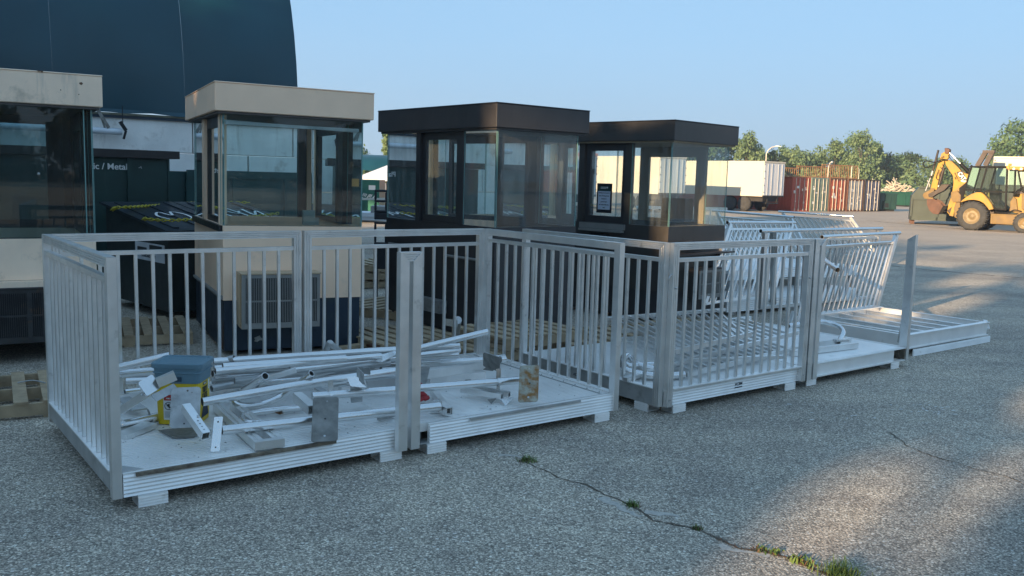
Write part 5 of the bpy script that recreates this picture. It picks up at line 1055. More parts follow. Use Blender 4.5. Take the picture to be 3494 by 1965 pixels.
labs = ['red shipping container with open sunlit side, leftmost of the row', 'pale green shipping container, second in the row', 'orange red shipping container, third in the row', 'grey shipping container, fourth in the row', 'navy blue shipping container, rightmost of the row']
for k, (cc, tr) in enumerate(((CR, CR), (CG, CG), (CO, RS), (CGY, RS), (CN, TDK))):
    pk = ps + step * k + bk_ * (-.08 * k) ; container(labs[k], (pk.x, pk.y), R(38), cc, LR, tr, ln=6.0 if k else 11.0)
# rusty racks on top
rk = thing('wire_rack', 'rusty openwork railing rack lying on top of the shipping containers', 'rack', (ps.x, ps.y, 2.47), R(33)); RU = mat('rust_orange', (.34, .17, .08), .8, 0, .2, 3)
m = MB()
for (xa, xb, y0, hh) in ((-3.2, 1.5, .8, .62), (1.55, 5.0, 1.0, .80), (4.2, 8.4, .9, .98)):
    m.bar((xa, y0, hh), (xb, y0, hh), .06, .06); m.bar((xa, y0, .05), (xb, y0, .05), .06, .06); n = int((xb - xa) / .21)
    for k in range(n + 1): x = xa + (xb - xa) * k / n; m.bar((x, y0, .06), (x, y0, hh), .018 if k % 5 else .07, .02)
m.build('rack_frame', RU, rk)
m = MB(); m.bar((-1.9, .7, .0), (-1.9, .7, 1.0), .28, .2); m.build('white_box', WHT, rk)
m = MB(); m.tube([(8.6, .9, 0), (8.6, .9, .75), (8.4, .9, .9)], .03, 6); m.tube([(7.7, .9, 0), (7.7, .9, 1.0)], .04, 6); m.build('bent_leg', LR, rk)
# red low trailer bed under the white trailer
rb = thing('flat_rack', 'low dark red steel container wall in the shade beneath the white box trailer', 'container', (0, 0, 0)); a = aty(2330, 700, 70); b = aty(2690, 700, 66.5)
rb.location = (b.x, b.y, 0); ang = math.atan2(b.y - a.y, b.x - a.x); rb.rotation_euler = (0, 0, ang)
m = MB(); m.box(-9, 0, 0, 1.0, .1, .98)
for k in range(30): m.box(-8.9 + k*.3, -8.75 + k*.3, -.03, -.0005, .1, .98)
m.build('side_wall', CR, rb)
# green bins, debris
GN = mat('bin_green', (.012, .075, .045), .5, 0, .15, 1.5); GN2 = mat('bin_dark_green', (.018, .055, .045), .5, 0, .2, 1.5)
def skip(label, p, yaw, w, h, d, mt, group='green steel bins at the far side of the yard'):
    o = thing('steel_bin', label, 'bin', (p[0], p[1], 0), yaw, group); m = MB(); t = .05
    m.box(0, w, 0, t, .15, h); m.box(0, w, d - t, d, .15, h); m.box(0, t, t + .0005, d - t - .0005, .15, h); m.box(w - t, w, t + .0005, d - t - .0005, .15, h); m.box(t + .0005, w - t - .0005, t + .0005, d - t - .0005, .15, .22); b_ = m.build('body', mt, o)
    m = MB(); m.box(-.05, w + .05, -.05, -.0005, h - .12, h); m.box(w*.35, w*.65, -.10, -.0005, .2, h*.55)
    for k in range(5): x = w * k / 4.4; m.box(x, x + .07, -.045, -.0006, .15, h - .1205)
    m.build('ribs', mt, o); m = MB(); m.box(w*.40, w*.60, -.102, -.1005, .3, h*.45); m.build('fork_pocket', BLACKHOLE, o); m = MB(); m.box(.1, w - .1, .1, d - .1, 0, .1495); m.build('skids', TDK, o); return o
q = aty(2990, 650, 72); skip('dark green steel bin beside the right end of the container row', (q.x, q.y), R(12), 1.9, 1.45, 1.6, GN2)
q = aty(3015, 650, 96); skip('long green steel bin heaped with broken timber, far back', (q.x, q.y), R(5), 3.6, 1.5, 2.2, GN)
q = aty(3090, 650, 92); skip('second green steel bin at the far back, right of the timber filled one', (q.x, q.y), R(8), 2.4, 1.35, 2, GN)
dbm = MB(); rr = random.Random(12); q = aty(3058, 650, 97.5)
for k in range(110):
    t = rr.gauss(0, 1.25); c_ = Vector((q.x + t, q.y + rr.uniform(-.6, .8), 1.45 + max(0, 1.15 - abs(t) * .62) * rr.random())); a = Vector((rr.uniform(-1, 1), rr.uniform(-.3, .3), rr.uniform(-.55, .55))).normalized() * rr.uniform(.25, .8); dbm.bar(c_ - a, c_ + a, .10, .08)
mesh_thing(dbm, 'timber_debris', mat('broken_timber', (.50, .43, .34), .8, 0, .2, 1), 'heap of broken pale timber piled above the green bins', 'debris', kind='stuff')
q = aty(3107, 700, 47.5); rc = thing('roll_off_container', 'dark grey green roll-off container standing behind the backhoe arm', 'container', (q.x, q.y, 0), R(-22)); GG = mat('grey_green_steel', (.030, .046, .040), .5, .1, .2, 1.5, .05, 8, dirt=((.06, .05, .04), .62, .8, 2))
m = MB(); m.prism([(0, .22), (3.4, .22), (3.4, 1.95), (.35, 1.95), (.02, 1.5)], 0, 2.3); m.build('body', GG, rc)
m = MB()
for x in (.0, 1.25, 1.95, 2.9): m.box(x, x + .09, -.09, -.0005, .22, 1.95 if x else 1.35)
m.box(0, 3.4, -.09, -.0006, .22, .42); m.box(.1, 3.4, -.07, -.0007, 1.28, 1.36); m.box(.35, 3.4, -.1, -.0008, 1.90, 1.97); m.build('ribs', GG, rc)
m = MB(); m.box(.05, .25, .1, .3, 0, .2195); m.box(.05, .25, 2, 2.2, 0, .2195); m.box(3.0, 3.2, .1, .3, 0, .2195); m.build('roller', mat('rust_foot', (.10, .05, .035), .8), rc)
q = aty(3382, 650, 52); wt = trailer('big white box trailer behind the backhoe cab at the right edge', (q.x, q.y), R(-27), 4.0, 8.0, .9, 3.80, TW, TW, wheels=False)
# fence at the back
fn = thing('chain_link_fence', 'chain link fence with cranked posts behind the green bins', 'fence', aty(2950, 640, 112).xy.to_3d(), R(-4))
m = MB()
for k in range(40): x = -14 + k * 1.0; m.bar((x, 0, .0), (x, 0, 2.35), .02, .02)
for k in range(12): m.bar((-14, 0, .2 + k*.19), (26, 0, .2 + k*.19), .016, .016)
m.build('mesh_panel', mat('fence_mesh', (.12, .14, .13), .7), fn)
for x in (-9, -4.3, 1.2, 5.6, 7.8, 13, 18): m = MB(); m.tube([(x, 0, 0), (x, 0, 2.4), (x - .35, 0, 2.95)], .06, 6); m.build('post', LR, fn)
# white/green things seen between the booths
q = aty(1243, 660, 34); gc = thing('green_machine_bin', 'green compactor bin with white spray paint far behind, between the beige and dark brown booths', 'container', (q.x - 3, q.y, 0), R(2))
m = MB(); m.box(0, 3.55, 0, 2, .2, 1.62); m.box(1.2, 2.9, -.25, -.0005, .2, 1.2); m.build('body', mat('compactor_green', (.015, .12, .085), .5, 0, .2, 2), gc)
m = MB(); rr = random.Random(2)
for k in range(14): c_ = Vector((2.75 + .05 * k, -.255 if k < 3 else -.006, 1.0 + rr.uniform(-.1, .1))); m.bar(c_ - Vector((.03, 0, .05)), c_ + Vector((.03, 0, .06)) , .01, .03)
m.box(3.15, 3.4, -.01, -.0055, 1.25, 1.42); m.build('spray_mark', WHT, gc)
q = aty(1130, 600, 52); nv = thing('dark_awning', 'low dark navy fabric roof far behind, between the beige and dark brown booths', 'canopy', (q.x, q.y, 0), R(3))
m = MB(); vs = []; n = 24
for s in range(n + 1):
    x = 6.5 * s / n - .5
    for zz, yy in ((3.0, 3), (2.95, 1.2), (2.6, .3), (2.02 + .04 * math.sin(s * .9), 0)): vs.append((x, yy, zz))
m.add(vs, [(s*4+k, s*4+k+1, (s+1)*4+k+1, (s+1)*4+k) for s in range(n) for k in range(3)], True); m.build('fabric_roof', TARP, nv)
m = MB()
for x in (0, 2.9, 5.8): m.box(x, x + .08, .1, .18, 0, 2.1); m.box(x, x + .08, 2.8, 2.88, 0, 2.95)
m.build('pole', TDK, nv)
q = aty(1225, 620, 47); tn = thing('white_tent', 'white canopy tent under the dark navy awning, between the booths', 'tent', (q.x, q.y, 0), R(3)); m = MB(); m.add([(0, 0, 1.72), (3.2, 0, 1.72), (3.2, 3, 1.72), (0, 3, 1.72), (1.6, 1.5, 2.45), (0, 0, 1.5), (3.2, 0, 1.5)], [(0, 1, 4), (1, 2, 4), (2, 3, 4), (3, 0, 4), (5, 6, 1, 0)]); m.build('canopy', mat('tent_white', (.62, .64, .70), .6), tn)
m = MB()
for x, y in ((.03, .03), (3.1, .03), (3.1, 2.9), (.03, 2.9)): m.box(x, x + .05, y, y + .05, 0, 1.71)
m.build('pole', TDK, tn)
q = aty(1470, 720, 22); ft = thing('flatbed_trailer', 'low white flatbed trailer with machinery seen through the dark brown booth glass', 'trailer', (q.x - 1.7, q.y, 0), R(4))
m = MB(); m.box(-.4, 4.2, 0, 2, .72, .86); m.box(-.4, 4.2, -.04, -.0005, .80, .90); m.build('bed', TD, ft)
m = MB(); m.bar((-.2, .3, 1.22), (3.6, .3, 1.30), .12, .05); m.bar((1.2, .6, .86), (1.2, .6, 1.25), .2, .2); m.bar((3.5, .5, .86), (3.2, .5, 1.2), .5, .3); m.build('rack_arm', PALE, ft)
m = MB(); m.box(2.4, 3.1, .3, 1.2, .8605, 1.10); m.box(.2, .9, .3, 1.2, .8605, 1.05); m.build('machinery', GRILLE, ft)
for x in (1.2, 2.3): wheel(ft, (x, -.12, .34), .34, .22, hubm=TD)
# white railing piece seen through the booth glass
q = aty(1725, 740, 15.2); picket_panel('pale railing section standing far behind, seen through the glass of the dark brown booth', [Vector((q.x, q.y, .35)), Vector((q.x + 1.4, q.y + .7, .35)), Vector((q.x + 1.4, q.y + .7, 1.42)), Vector((q.x, q.y, 1.42))], 9, GS, w=.06, h=.06)
q = aty(2170, 740, 19); picket_panel('pale railing section standing far behind, seen through the glass of the bronze booth', [Vector((q.x, q.y, .5)), Vector((q.x + 2.0, q.y + .4, .5)), Vector((q.x + 2.0, q.y + .4, 1.30)), Vector((q.x, q.y, 1.30))], 10, GS, w=.06, h=.06)
# street lamps
def lamp(label, px, Y, zt, arm):
    q = aty(px, 640, Y); o = thing('street_lamp', label, 'street lamp', (q.x, q.y, 0), 0, 'street lamps beyond the trailers'); m = MB(); m.tube([(0, 0, 0), (0, 0, zt - .6), (.15*arm, 0, zt - .3), (.5*arm, 0, zt - .02), (arm, 0, zt + .08)], .045, 8); m.build('pole', LR, o)
    m = MB(); m.tube([(arm*.85, 0, zt + .08), (arm*1.05, 0, zt + .1), (arm*1.5, 0, zt + .06)], .065, 8, rs=[.6, 1, .5]); m.build('lamp_head', TD, o)
lamp('street lamp rising behind the white box trailer', 2608, 80, 5.15, .85); lamp('distant street lamp in front of the trees above the containers', 2822, 100, 4.45, .3)
# ------------------------------------------------------------------ backhoe loader
CY = mat('machine_yellow', (.36, .20, .008), .5, 0, .06, 1.5, .03, 20, dirt=((.20, .12, .05), .48, .70, 2.4)); CYD = mat('dirty_yellow', (.17, .105, .03), .6, 0, .2, 2.5, .08, 20, dirt=((.14, .09, .05), .5, .72, 3)); DKM = mat('machine_black', (.010, .010, .010), .6, 0, .2, 3, spec=.15); BRN = mat('bucket_rust', (.085, .040, .027), .6, .3, .25, 3, .1, 12, dirt=((.35, .26, .2), .66, .8, 4)); TAN = mat('rim_tan', (.20, .15, .08), .55, 0, .1, 4, dirt=((.30, .24, .16), .5, .7, 4)); GRS = mat('greasy_steel', (.05, .038, .032), .5, .4, .3, 5)
HOSE = mat('hose', (.010, .010, .011), .6, spec=.2)
q = at(3314.7, 785); BH = thing('backhoe_loader', 'yellow backhoe loader with folded digging arm and dark cab parked at the right edge', 'backhoe loader', (q.x, q.y, 0), R(-42))
def c2(u, v): return ((u - 1000) * .00301, (1300 - v) * .003216)
def poly(pts, y0, y1, name, m_, par=BH, bev=.012): mb = MB(); mb.prism([c2(*p) for p in pts], y0, y1); return mb.build(name, m_, par, bev)
HWR = .23
wheel(BH, (0, .0, .66), .66, .44, hubm=TAN, n=36, lug=22); wheel(BH, (0, 1.75, .66), .66, .44, hubm=TAN, n=36, lug=22)
wheel(BH, (c2(1720, 0)[0], .12, .44), .45, .32, hubm=TAN, n=30, lug=20); wheel(BH, (c2(1720, 0)[0], 1.65, .44), .45, .32, hubm=TAN, n=30, lug=20)
# chassis
poly([(1245, 1050), (1600, 1050), (1640, 1020), (1800, 1020), (1960, 1060), (1960, 1160), (1590, 1195), (1250, 1195)], .06, 1.7, 'chassis', CYD)
poly([(1280, 1075), (1585, 1062), (1585, 1175), (1280, 1180)], .045, .059, 'toolbox', CYD)
poly([(840, 1000), (1260, 985), (1260, 1150), (900, 1180), (740, 1190), (735, 1130)], .42, 1.35, 'rear_frame', GRS)
# mudguard
gu = [(805, 905), (835, 868), (900, 815), (960, 778), (1030, 752), (1085, 752), (1140, 785), (1200, 850), (1250, 915), (1285, 985), (1225, 998), (1195, 960), (1140, 905), (1080, 875), (1000, 862), (920, 868), (860, 888)]
poly(gu, -.04, .42, 'mudguard', CY); poly(gu, 1.35, 1.82, 'mudguard', CY)
# bonnet and loader side
poly([(1480, 1000), (1500, 830), (1540, 760), (1700, 752), (2000, 790), (2080, 1000), (1960, 1030), (1560, 1030)], .28, 1.45, 'bonnet', CY)
poly([(1500, 1010), (1490, 870), (1530, 800), (1570, 830), (1600, 980), (1640, 1010)], .16, .279, 'loader_tower', CYD)
poly([(1640, 760), (1690, 755), (1715, 830), (1722, 950), (1690, 985), (1655, 960), (1650, 850)], .12, .20, 'loader_arm', CYD)
poly([(1690, 790), (1780, 790), (2200, 980), (2200, 1040), (1760, 860)], .10, .26, 'lift_arm', CY)
m = MB(); m.tube([(c2(1675, 0)[0], .5, c2(0, 760)[1]), (c2(1685, 0)[0], .5, c2(0, 520)[1]), (c2(1697, 0)[0], .5, c2(0, 410)[1]), (c2(1706, 0)[0], .5, c2(0, 395)[1])], .045, 10); m.build('exhaust', GRS, BH)
for k in range(5): m = MB(); a = 1530 + k * 16; m.tube(smooth([(c2(a, 0)[0], .2 - k*.01, c2(0, 800)[1]), (c2(a + 50, 0)[0], .15 - k*.01, c2(0, 700 - 9*k)[1]), (c2(a + 130, 0)[0], .18, c2(0, 740)[1])], 5), .016, 6); m.build('hose', HOSE, BH)
m = MB(); m.tube(smooth([(c2(1330, 0)[0], .02, c2(0, 1025)[1]), (c2(1480, 0)[0], .02, c2(0, 1025)[1]), (c2(1560, 0)[0], .1, c2(0, 985)[1]), (c2(1660, 0)[0], .12, c2(0, 1000)[1])], 5), .02, 6); m.build('hose', HOSE, BH)
# cab
poly([(880, 378), (1010, 372), (1400, 372), (1400, 392), (905, 396), (880, 392)], .12, 1.62, 'cab_roof', DKM)
poly([(1250, 372), (1600, 378), (1635, 400), (1625, 428), (1570, 432), (1400, 412), (1400, 392), (1250, 378)], .14, 1.60, 'roof_visor', CY)
def pil(a, b, w=.07, y=.12): mb = MB(); A_, B_ = c2(*a), c2(*b); mb.bar((A_[0], y, A_[1]), (B_[0], y, B_[1]), w, .07, side=(0, 1, 0)); return mb
for y in (.14, 1.60):
    for a, b, w in (((905, 395), (815, 850), .07), ((1128, 392), (1062, 740), .06), ((1410, 405), (1440, 1000), .09), ((1560, 430), (1635, 700), .05), ((850, 722), (1062, 718), .04), ((1120, 738), (1418, 738), .03), ((1115, 750), (1290, 975), .05), ((1290, 980), (1440, 985), .08), ((1445, 430), (1560, 430), .04)):
        pil(a, b, w, y).build('cab_pillar', DKM, BH)
for y in (.15, 1.59):
    for pts in ([(908, 398), (1122, 396), (1060, 716), (850, 720)], [(1135, 396), (1405, 400), (1425, 735), (1075, 735)], [(1120, 745), (1420, 745), (1436, 975), (1292, 975)], [(1440, 435), (1555, 435), (1630, 700), (1465, 735), (1452, 980)], [(848, 730), (1030, 730), (960, 770), (835, 845)]):
        mb = MB(); mb.add([(c2(*p)[0], y, c2(*p)[1]) for p in pts], [tuple(range(len(pts)))]); mb.build('cab_window', G_CAB, BH)
mb = MB(); A_, B_ = c2(905, 398), c2(818, 845); mb.add([(A_[0], .17, A_[1]), (A_[0], 1.57, A_[1]), (B_[0], 1.57, B_[1]), (B_[0], .17, B_[1])], [(0, 1, 2, 3)]); mb.build('cab_window', G_CAB, BH)
poly([(1140, 640), (1180, 620), (1200, 700), (1290, 705), (1300, 900), (1170, 900)], .6, 1.1, 'seat', DKM)
poly([(830, 850), (1290, 860), (1440, 985), (1440, 1020), (1250, 1040), (900, 900)], .5, 1.3, 'cab_floor', DKM)
m = MB(); a = c2(1270, 900); b = c2(1220, 640); m.tube([(a[0], .8, a[1]), (b[0] + .15, .8, b[1])], .03, 6); m.lathe([(.15, -.012), (.17, 0), (.15, .012), (.13, 0), (.15, -.012)], (b[0] + .15, .8, b[1]), 'z', 16); m.build('steering_wheel', DKM, BH)
poly([(1402, 335), (1442, 335), (1442, 368), (1402, 368)], .35, .47, 'beacon', mat('amber_beacon', (.75, .20, .02), .3)); poly([(1395, 368), (1435, 368), (1440, 425), (1408, 425)], .10, .2, 'lamp_housing', mat('amber_lamp', (.75, .25, .03), .4))
for u_ in (1500, 1600): 
    A_ = c2(u_, 410); mb = MB(); mb.lathe([(0, -.02), (.055, -.02), (.06, .05)], (A_[0], .12, A_[1]), 'y', 12); mb.build('work_lamp', TD, BH)
poly([(860, 400), (905, 400), (905, 430), (862, 428)], .2, .32, 'work_lamp', DKM); poly([(875, 358), (900, 360), (898, 378), (878, 378)], .3, .4, 'work_lamp', DKM)
# boom (two plates), stick, cylinders, bucket
boomp = [(455, 300), (490, 280), (560, 310), (640, 380), (760, 480), (860, 500), (868, 545), (840, 590), (760, 660), (715, 730), (700, 900), (640, 990), (640, 1120), (600, 1110), (548, 1060), (560, 940), (600, 800), (608, 620), (590, 520), (520, 430), (465, 350)]
poly(boomp, .74, 1.02, 'boom', CY)
poly([(455, 150), (500, 170), (492, 260), (440, 300), (395, 560), (360, 735), (262, 720), (290, 560), (330, 400), (375, 230), (385, 190)], .80, .98, 'stick', CY)
poly([(428, 112), (470, 108), (506, 130), (505, 165), (480, 200), (440, 190)], .76, 1.02, 'stick_head', BRN)
def cyl(a, b, r1, y, name, m1, f=.55, r2=.5):
    A_, B_ = c2(*a), c2(*b); p, q_ = Vector((A_[0], y, A_[1])), Vector((B_[0], y, B_[1])); mid = p.lerp(q_, f); mb = MB(); mb.tube([p, mid], r1, 12); o_ = mb.build(name, m1, BH); mb = MB(); mb.tube([mid, q_], r1 * r2, 10); mb.build('rod', CHROME, o_)
cyl((850, 500), (495, 178), .085, .88, 'stick_cylinder', DKM, .50); cyl((345, 140), (270, 530), .05, .70, 'bucket_cylinder', GRS, .8, .9); cyl((270, 520), (200, 750), .055, .70, 'bucket_cylinder', GRS, .15, .6); cyl((455, 400), (395, 690), .075, .66, 'swing_cylinder', GRS, .9, .5)
poly([(262, 705), (330, 710), (300, 820), (320, 870), (270, 880), (180, 870), (152, 830), (160, 790), (260, 735)], .78, .99, 'bucket_link', CYD); poly([(240, 800), (360, 735), (430, 650), (540, 642), (545, 665), (480, 740), (370, 800), (300, 850), (250, 840)], .72, 1.02, 'thumb_link', GRS)
m = MB()
bp = [c2(*p) for p in [(240, 885), (250, 960), (290, 1040), (350, 1085), (400, 1095), (450, 1085), (550, 1000), (548, 965), (470, 1030), (440, 1040), (420, 1000), (490, 965), (400, 900), (330, 870)]]
m.prism([c2(*p) for p in [(240, 885), (250, 960), (290, 1040), (350, 1088), (400, 1095), (440, 1090), (495, 970), (420, 900), (340, 868)]], .60, .625); m.prism([c2(*p) for p in [(240, 885), (250, 960), (290, 1040), (350, 1088), (400, 1095), (440, 1090), (495, 970), (420, 900), (340, 868)]], 1.135, 1.16)
sh = [(340, 868), (240, 885), (250, 960), (290, 1040), (350, 1088), (400, 1095), (440, 1090)]
for a, b in zip(sh[:-1], sh[1:]): A_, B_ = c2(*a), c2(*b); m.bar((A_[0], .88, A_[1]), (B_[0], .88, B_[1]), .51, .025, side=(0, 1, 0))
m.build('bucket', BRN, BH)
m = MB()
for k in range(4): y = .66 + k * .145; A_, B_ = c2(440, 1085), c2(535, 1045); m.bar((A_[0], y, A_[1]), (B_[0], y, B_[1]), .07, .05, side=(0, 1, 0))
m.prism([c2(*p) for p in [(440, 1088), (495, 968), (550, 968), (545, 1010), (455, 1088)]], .62, 1.14); m.build('bucket_teeth', DKM, BH)
poly([(555, 1040), (650, 960), (690, 900), (760, 900), (790, 1100), (770, 1190), (735, 1190), (735, 1135), (640, 1120)], .62, 1.14, 'swing_frame', GRS); poly([(610, 760), (700, 735), (760, 800), (765, 900), (655, 908), (620, 850)], .45, .60, 'stabiliser_pad', CYD)
poly([(700, 910), (760, 905), (790, 1100), (760, 1150), (700, 1130), (680, 1000)], .40, .56, 'stabiliser_leg', CYD); poly([(655, 910), (700, 900), (670, 1120), (610, 1110)], .50, .61, 'swing_post', CY)
poly([(720, 700), (840, 590), (830, 650), (800, 790), (800, 960), (770, 960), (735, 800)], .5, 1.2, 'rear_panel', DKM)
m = MB(); P = lambda l, y=.62: smooth([(c2(a, b)[0], y, c2(a, b)[1]) for a, b in l], 6)
m.tube(P([(500, 290), (430, 280), (330, 322), (240, 312), (180, 305), (140, 330), (150, 385), (200, 403), (270, 370), (340, 345)]), .028, 6); m.tube(P([(440, 230), (400, 260), (350, 320), (345, 200), (350, 140)], .66), .015, 6)
m.tube(P([(450, 460), (400, 470), (395, 570), (365, 575), (345, 540), (365, 470), (380, 430)], .68), .014, 6); m.tube(P([(500, 215), (560, 290), (640, 360), (720, 450)], .68), .016, 6); m.tube(P([(420, 350), (440, 385), (415, 410), (395, 390)], .68), .012, 6)
m.build('hydraulic_hose', HOSE, BH)
mb = MB(); mb.prism([c2(*p) for p in [(640, 462), (725, 445), (810, 580), (715, 585)]], .733, .7395); mb.build('black_decal', INK, BH)
A_ = c2(722, 525); dx = Vector((.60, 0, -.80)); text_mesh('CAT', .26, 'lettering', WHT, BH, frame((A_[0], .7325, A_[1]), dx, Vector((.80, 0, .60))), .85, .010)
mb = MB(); mb.prism([c2(*p) for p in [(712, 585), (810, 588), (770, 612), (722, 602)]], .733, .7395); mb.build('white_decal', WHT, BH)
for k in range(2): A_ = c2(655 + k*0 - 22*k, 540 + 14*k); text_mesh('MICHIGAN CAT' if k == 0 else '420E', .075, 'lettering', DKM, BH, frame((A_[0], .7325, A_[1]), Vector((.5, 0, -.86)), Vector((.86, 0, .5))), .9, .003)
# raised boom behind the cab
ob = thing('raised_arm', 'weathered grey lifting arm of a second machine rising behind the backhoe cab', 'machine arm', aty(3340, 700, 50).xy.to_3d(), R(-42)); WG = mat('weathered_arm', (.09, .07, .06), .7, .1, .25, 2)
m = MB(); s_ = 50/42.
for a, b in (((1030, 380), (1130, 175)), ((1140, 370), (1220, 180))): A_, B_ = c2(*a), c2(*b); m.bar(((A_[0] - .3)*s_, 0, A_[1]*s_ - .35), ((B_[0] - .3)*s_, 0, B_[1]*s_ - .35), .2, .24, side=(0, 1, 0))
A_, B_ = c2(1095, 172), c2(1258, 172); m.bar(((A_[0]-.3)*s_, 0, A_[1]*s_ - .35), ((B_[0]-.3)*s_, 0, B_[1]*s_ - .35), .3, .15, side=(0, 1, 0)); m.build('arm', WG, ob)
m = MB(); m.box(-.4, 2.6, .5, 2.2, .5, 2.2); m.box(-.2, .6, .1, .5, 1.5, 3.2); m.build('carriage', WG, ob)
for x in (0, 2.2): wheel(ob, (x, .45, .5), .5, .3)
# second yellow machine edge at right is part of loader bucket beyond the frame
# ------------------------------------------------------------------ trees
def leafmat(name, a, b):
    m = bpy.data.materials.new(name); m.use_nodes = True; nt = m.node_tree; bs = nt.nodes['Principled BSDF']; tc = nt.nodes.new('ShaderNodeTexCoord'); n = nt.nodes.new('ShaderNodeTexNoise'); n.inputs['Scale'].default_value = .9; n.inputs['Detail'].default_value = 5
    lk(nt, tc.outputs['Object'], n.inputs['Vector']); r = nt.nodes.new('ShaderNodeValToRGB'); r.color_ramp.elements[0].position = .35; r.color_ramp.elements[1].position = .65; r.color_ramp.elements[0].color = a + (1,); r.color_ramp.elements[1].color = b + (1,); lk(nt, n.outputs['Fac'], r.inputs[0]); lk(nt, r.outputs[0], bs.inputs['Base Color']); bs.inputs['Roughness'].default_value = .6
    tr = nt.nodes.new('ShaderNodeBsdfTranslucent'); lk(nt, r.outputs[0], tr.inputs[0]); mx = nt.nodes.new('ShaderNodeMixShader'); mx.inputs[0].default_value = .3; out = [x for x in nt.nodes if x.type == 'OUTPUT_MATERIAL'][0]; lk(nt, bs.outputs[0], mx.inputs[1]); lk(nt, tr.outputs[0], mx.inputs[2]); lk(nt, mx.outputs[0], out.inputs[0]); return m
LG = leafmat('leaf_green', (.060, .120, .055), (.145, .235, .105)); LG2 = leafmat('leaf_olive', (.095, .165, .070), (.20, .28, .125)); LG3 = leafmat('leaf_dark', (.020, .045, .016), (.06, .11, .035)); BARK = mat('bark', (.10, .08, .06), .9, 0, .3, 3)
def crown(seed, h, r, nl, ls, base=.22, nclump=26, holes=(), conif=False, sq=1.0):
    rr = random.Random(seed); mb = MB(); cl = []
    for k in range(nclump):
        t = rr.random(); z = h * (base + (1 - base) * t)
        if conif: rad = r * (1 - t) * .9 + .1
        else: rad = r * math.sqrt(max(.03, 1 - (2 * (t - .42)) ** 2 * .8)) 
        a = rr.uniform(0, 2*pi); q = rad * rr.uniform(.25, .9); cl.append((Vector((cos(a)*q, sin(a)*q*sq, z)), r * rr.uniform(.20, .42) * (.5 if conif else 1)))
    for k in range(nl):
        c_, cr_ = cl[rr.randrange(nclump)]; v = Vector((rr.gauss(0, 1), rr.gauss(0, 1), rr.gauss(0, .8))).normalized() * cr_ * rr.uniform(.45, 1.08); p = c_ + v
        s = ls * rr.uniform(.5, 1.3); n_ = (v.normalized() * .6 + Vector((rr.uniform(-1, 1), rr.uniform(-1, 1), rr.uniform(-.2, 1)))).normalized(); x = n_.cross(Vector((rr.uniform(-1, 1), rr.uniform(-1, 1), .3))).normalized(); y = n_.cross(x)
        mb.add([p - x*s, p - y*s*.5, p + x*s, p + y*s*.6], [(0, 1, 2, 3)])
    return mb, cl
def trunk(seed, h, cl, tr=.16, base=.22):
    rr = random.Random(seed); mb = MB(); mb.tube([(0, 0, -.1), (.05, .02, h*.2), (-.04, .05, h*.45), (.03, 0, h*.75)], tr, 8, rs=[1.15, .85, .55, .2])
    for c_, cr_ in cl[:9]: z0_ = min(c_.z * .75, h*.6); mb.tube([Vector((0, 0, z0_*.8)), Vector((c_.x*.5, c_.y*.5, (z0_ + c_.z)/2)), c_], tr*.35, 5, rs=[1, .6, .25])
    return mb
def tree(label, px, Y, h, r, seed, lm, nl=2600, ls=.26, group='trees along the far side of the yard', **kw):
    q = aty(px, 640, Y); o = thing('tree', label, 'tree', (q.x, q.y, 0), seed * 1.3, group); mb, cl = crown(seed, h, r, nl, ls, **kw); mb.build('crown', lm, o); trunk(seed, h, cl, .03*h*.6).build('trunk', BARK, o); return o
TL = [(2495, 118, 7.2, 2.6, LG), (2545, 112, 8.2, 2.2, LG2), (2580, 120, 6.2, 2.4, LG), (2628, 116, 6.0, 2.0, LG3), (2665, 125, 7.0, 2.6, LG), (2705, 118, 6.6, 2.5, LG2), (2750, 124, 6.2, 2.6, LG3), (2790, 130, 6.3, 2.4, LG),
      (2840, 118, 7.6, 2.7, LG2), (2888, 122, 8.4, 3.0, LG), (2932, 116, 8.5, 2.8, LG2), (2975, 124, 7.6, 2.8, LG), (3015, 128, 6.4, 2.5, LG3), (3060, 126, 6.2, 2.4, LG), (3098, 132, 6.9, 2.8, LG3), (3145, 122, 5.6, 2.5, LG2), (3200, 118, 5.4, 2.4, LG), (3260, 124, 5.8, 2.7, LG), (3320, 126, 4.8, 2.5, LG3), (3380, 128, 5.4, 2.5, LG)]
adj = ['tall pale', 'broad', 'slim', 'dark', 'rounded', 'bushy', 'dense dark', 'low', 'wide pale', 'high topped', 'tallest light', 'leafy', 'dark rounded', 'small', 'dark greyish', 'light low', 'short', 'shrubby', 'dark low', 'spreading']
wh = ['just right of the bronze booth roof', 'second from the bronze booth roof, with a pointed top', 'above the white trailer roof', 'behind the street lamp', 'above the white trailer doors', 'above the red container at the left of the row', 'behind the green container', 'in the dip above the green container', 'above the orange red container', 'above the grey container', 'above the rusty rack', 'above the navy container', 'right of the navy container', 'behind the timber heap', 'just left of the backhoe arm', 'behind the backhoe hose loop', 'behind the backhoe stick', 'between the backhoe boom and cab', 'behind the backhoe cab roof', 'behind the backhoe cab, by the white box trailer']
for k, (px, Y, h, r, lm) in enumerate(TL): tree(f'{adj[k]} green tree {wh[k]}', px, Y, h * .97, r * 1.08, 40 + k, lm, 4200, .19, nclump=34, base=.12)
tree('large green tree above the white box trailer at the right edge', 3475, 105, 9.2, 4.4, 90, LG, 4200)
tree('yellow green pointed tree above the dark navy awning, between the booths', 1322, 62, 4.9, 1.3, 91, LG2, 2600, .16, conif=True, nclump=40, base=.1)
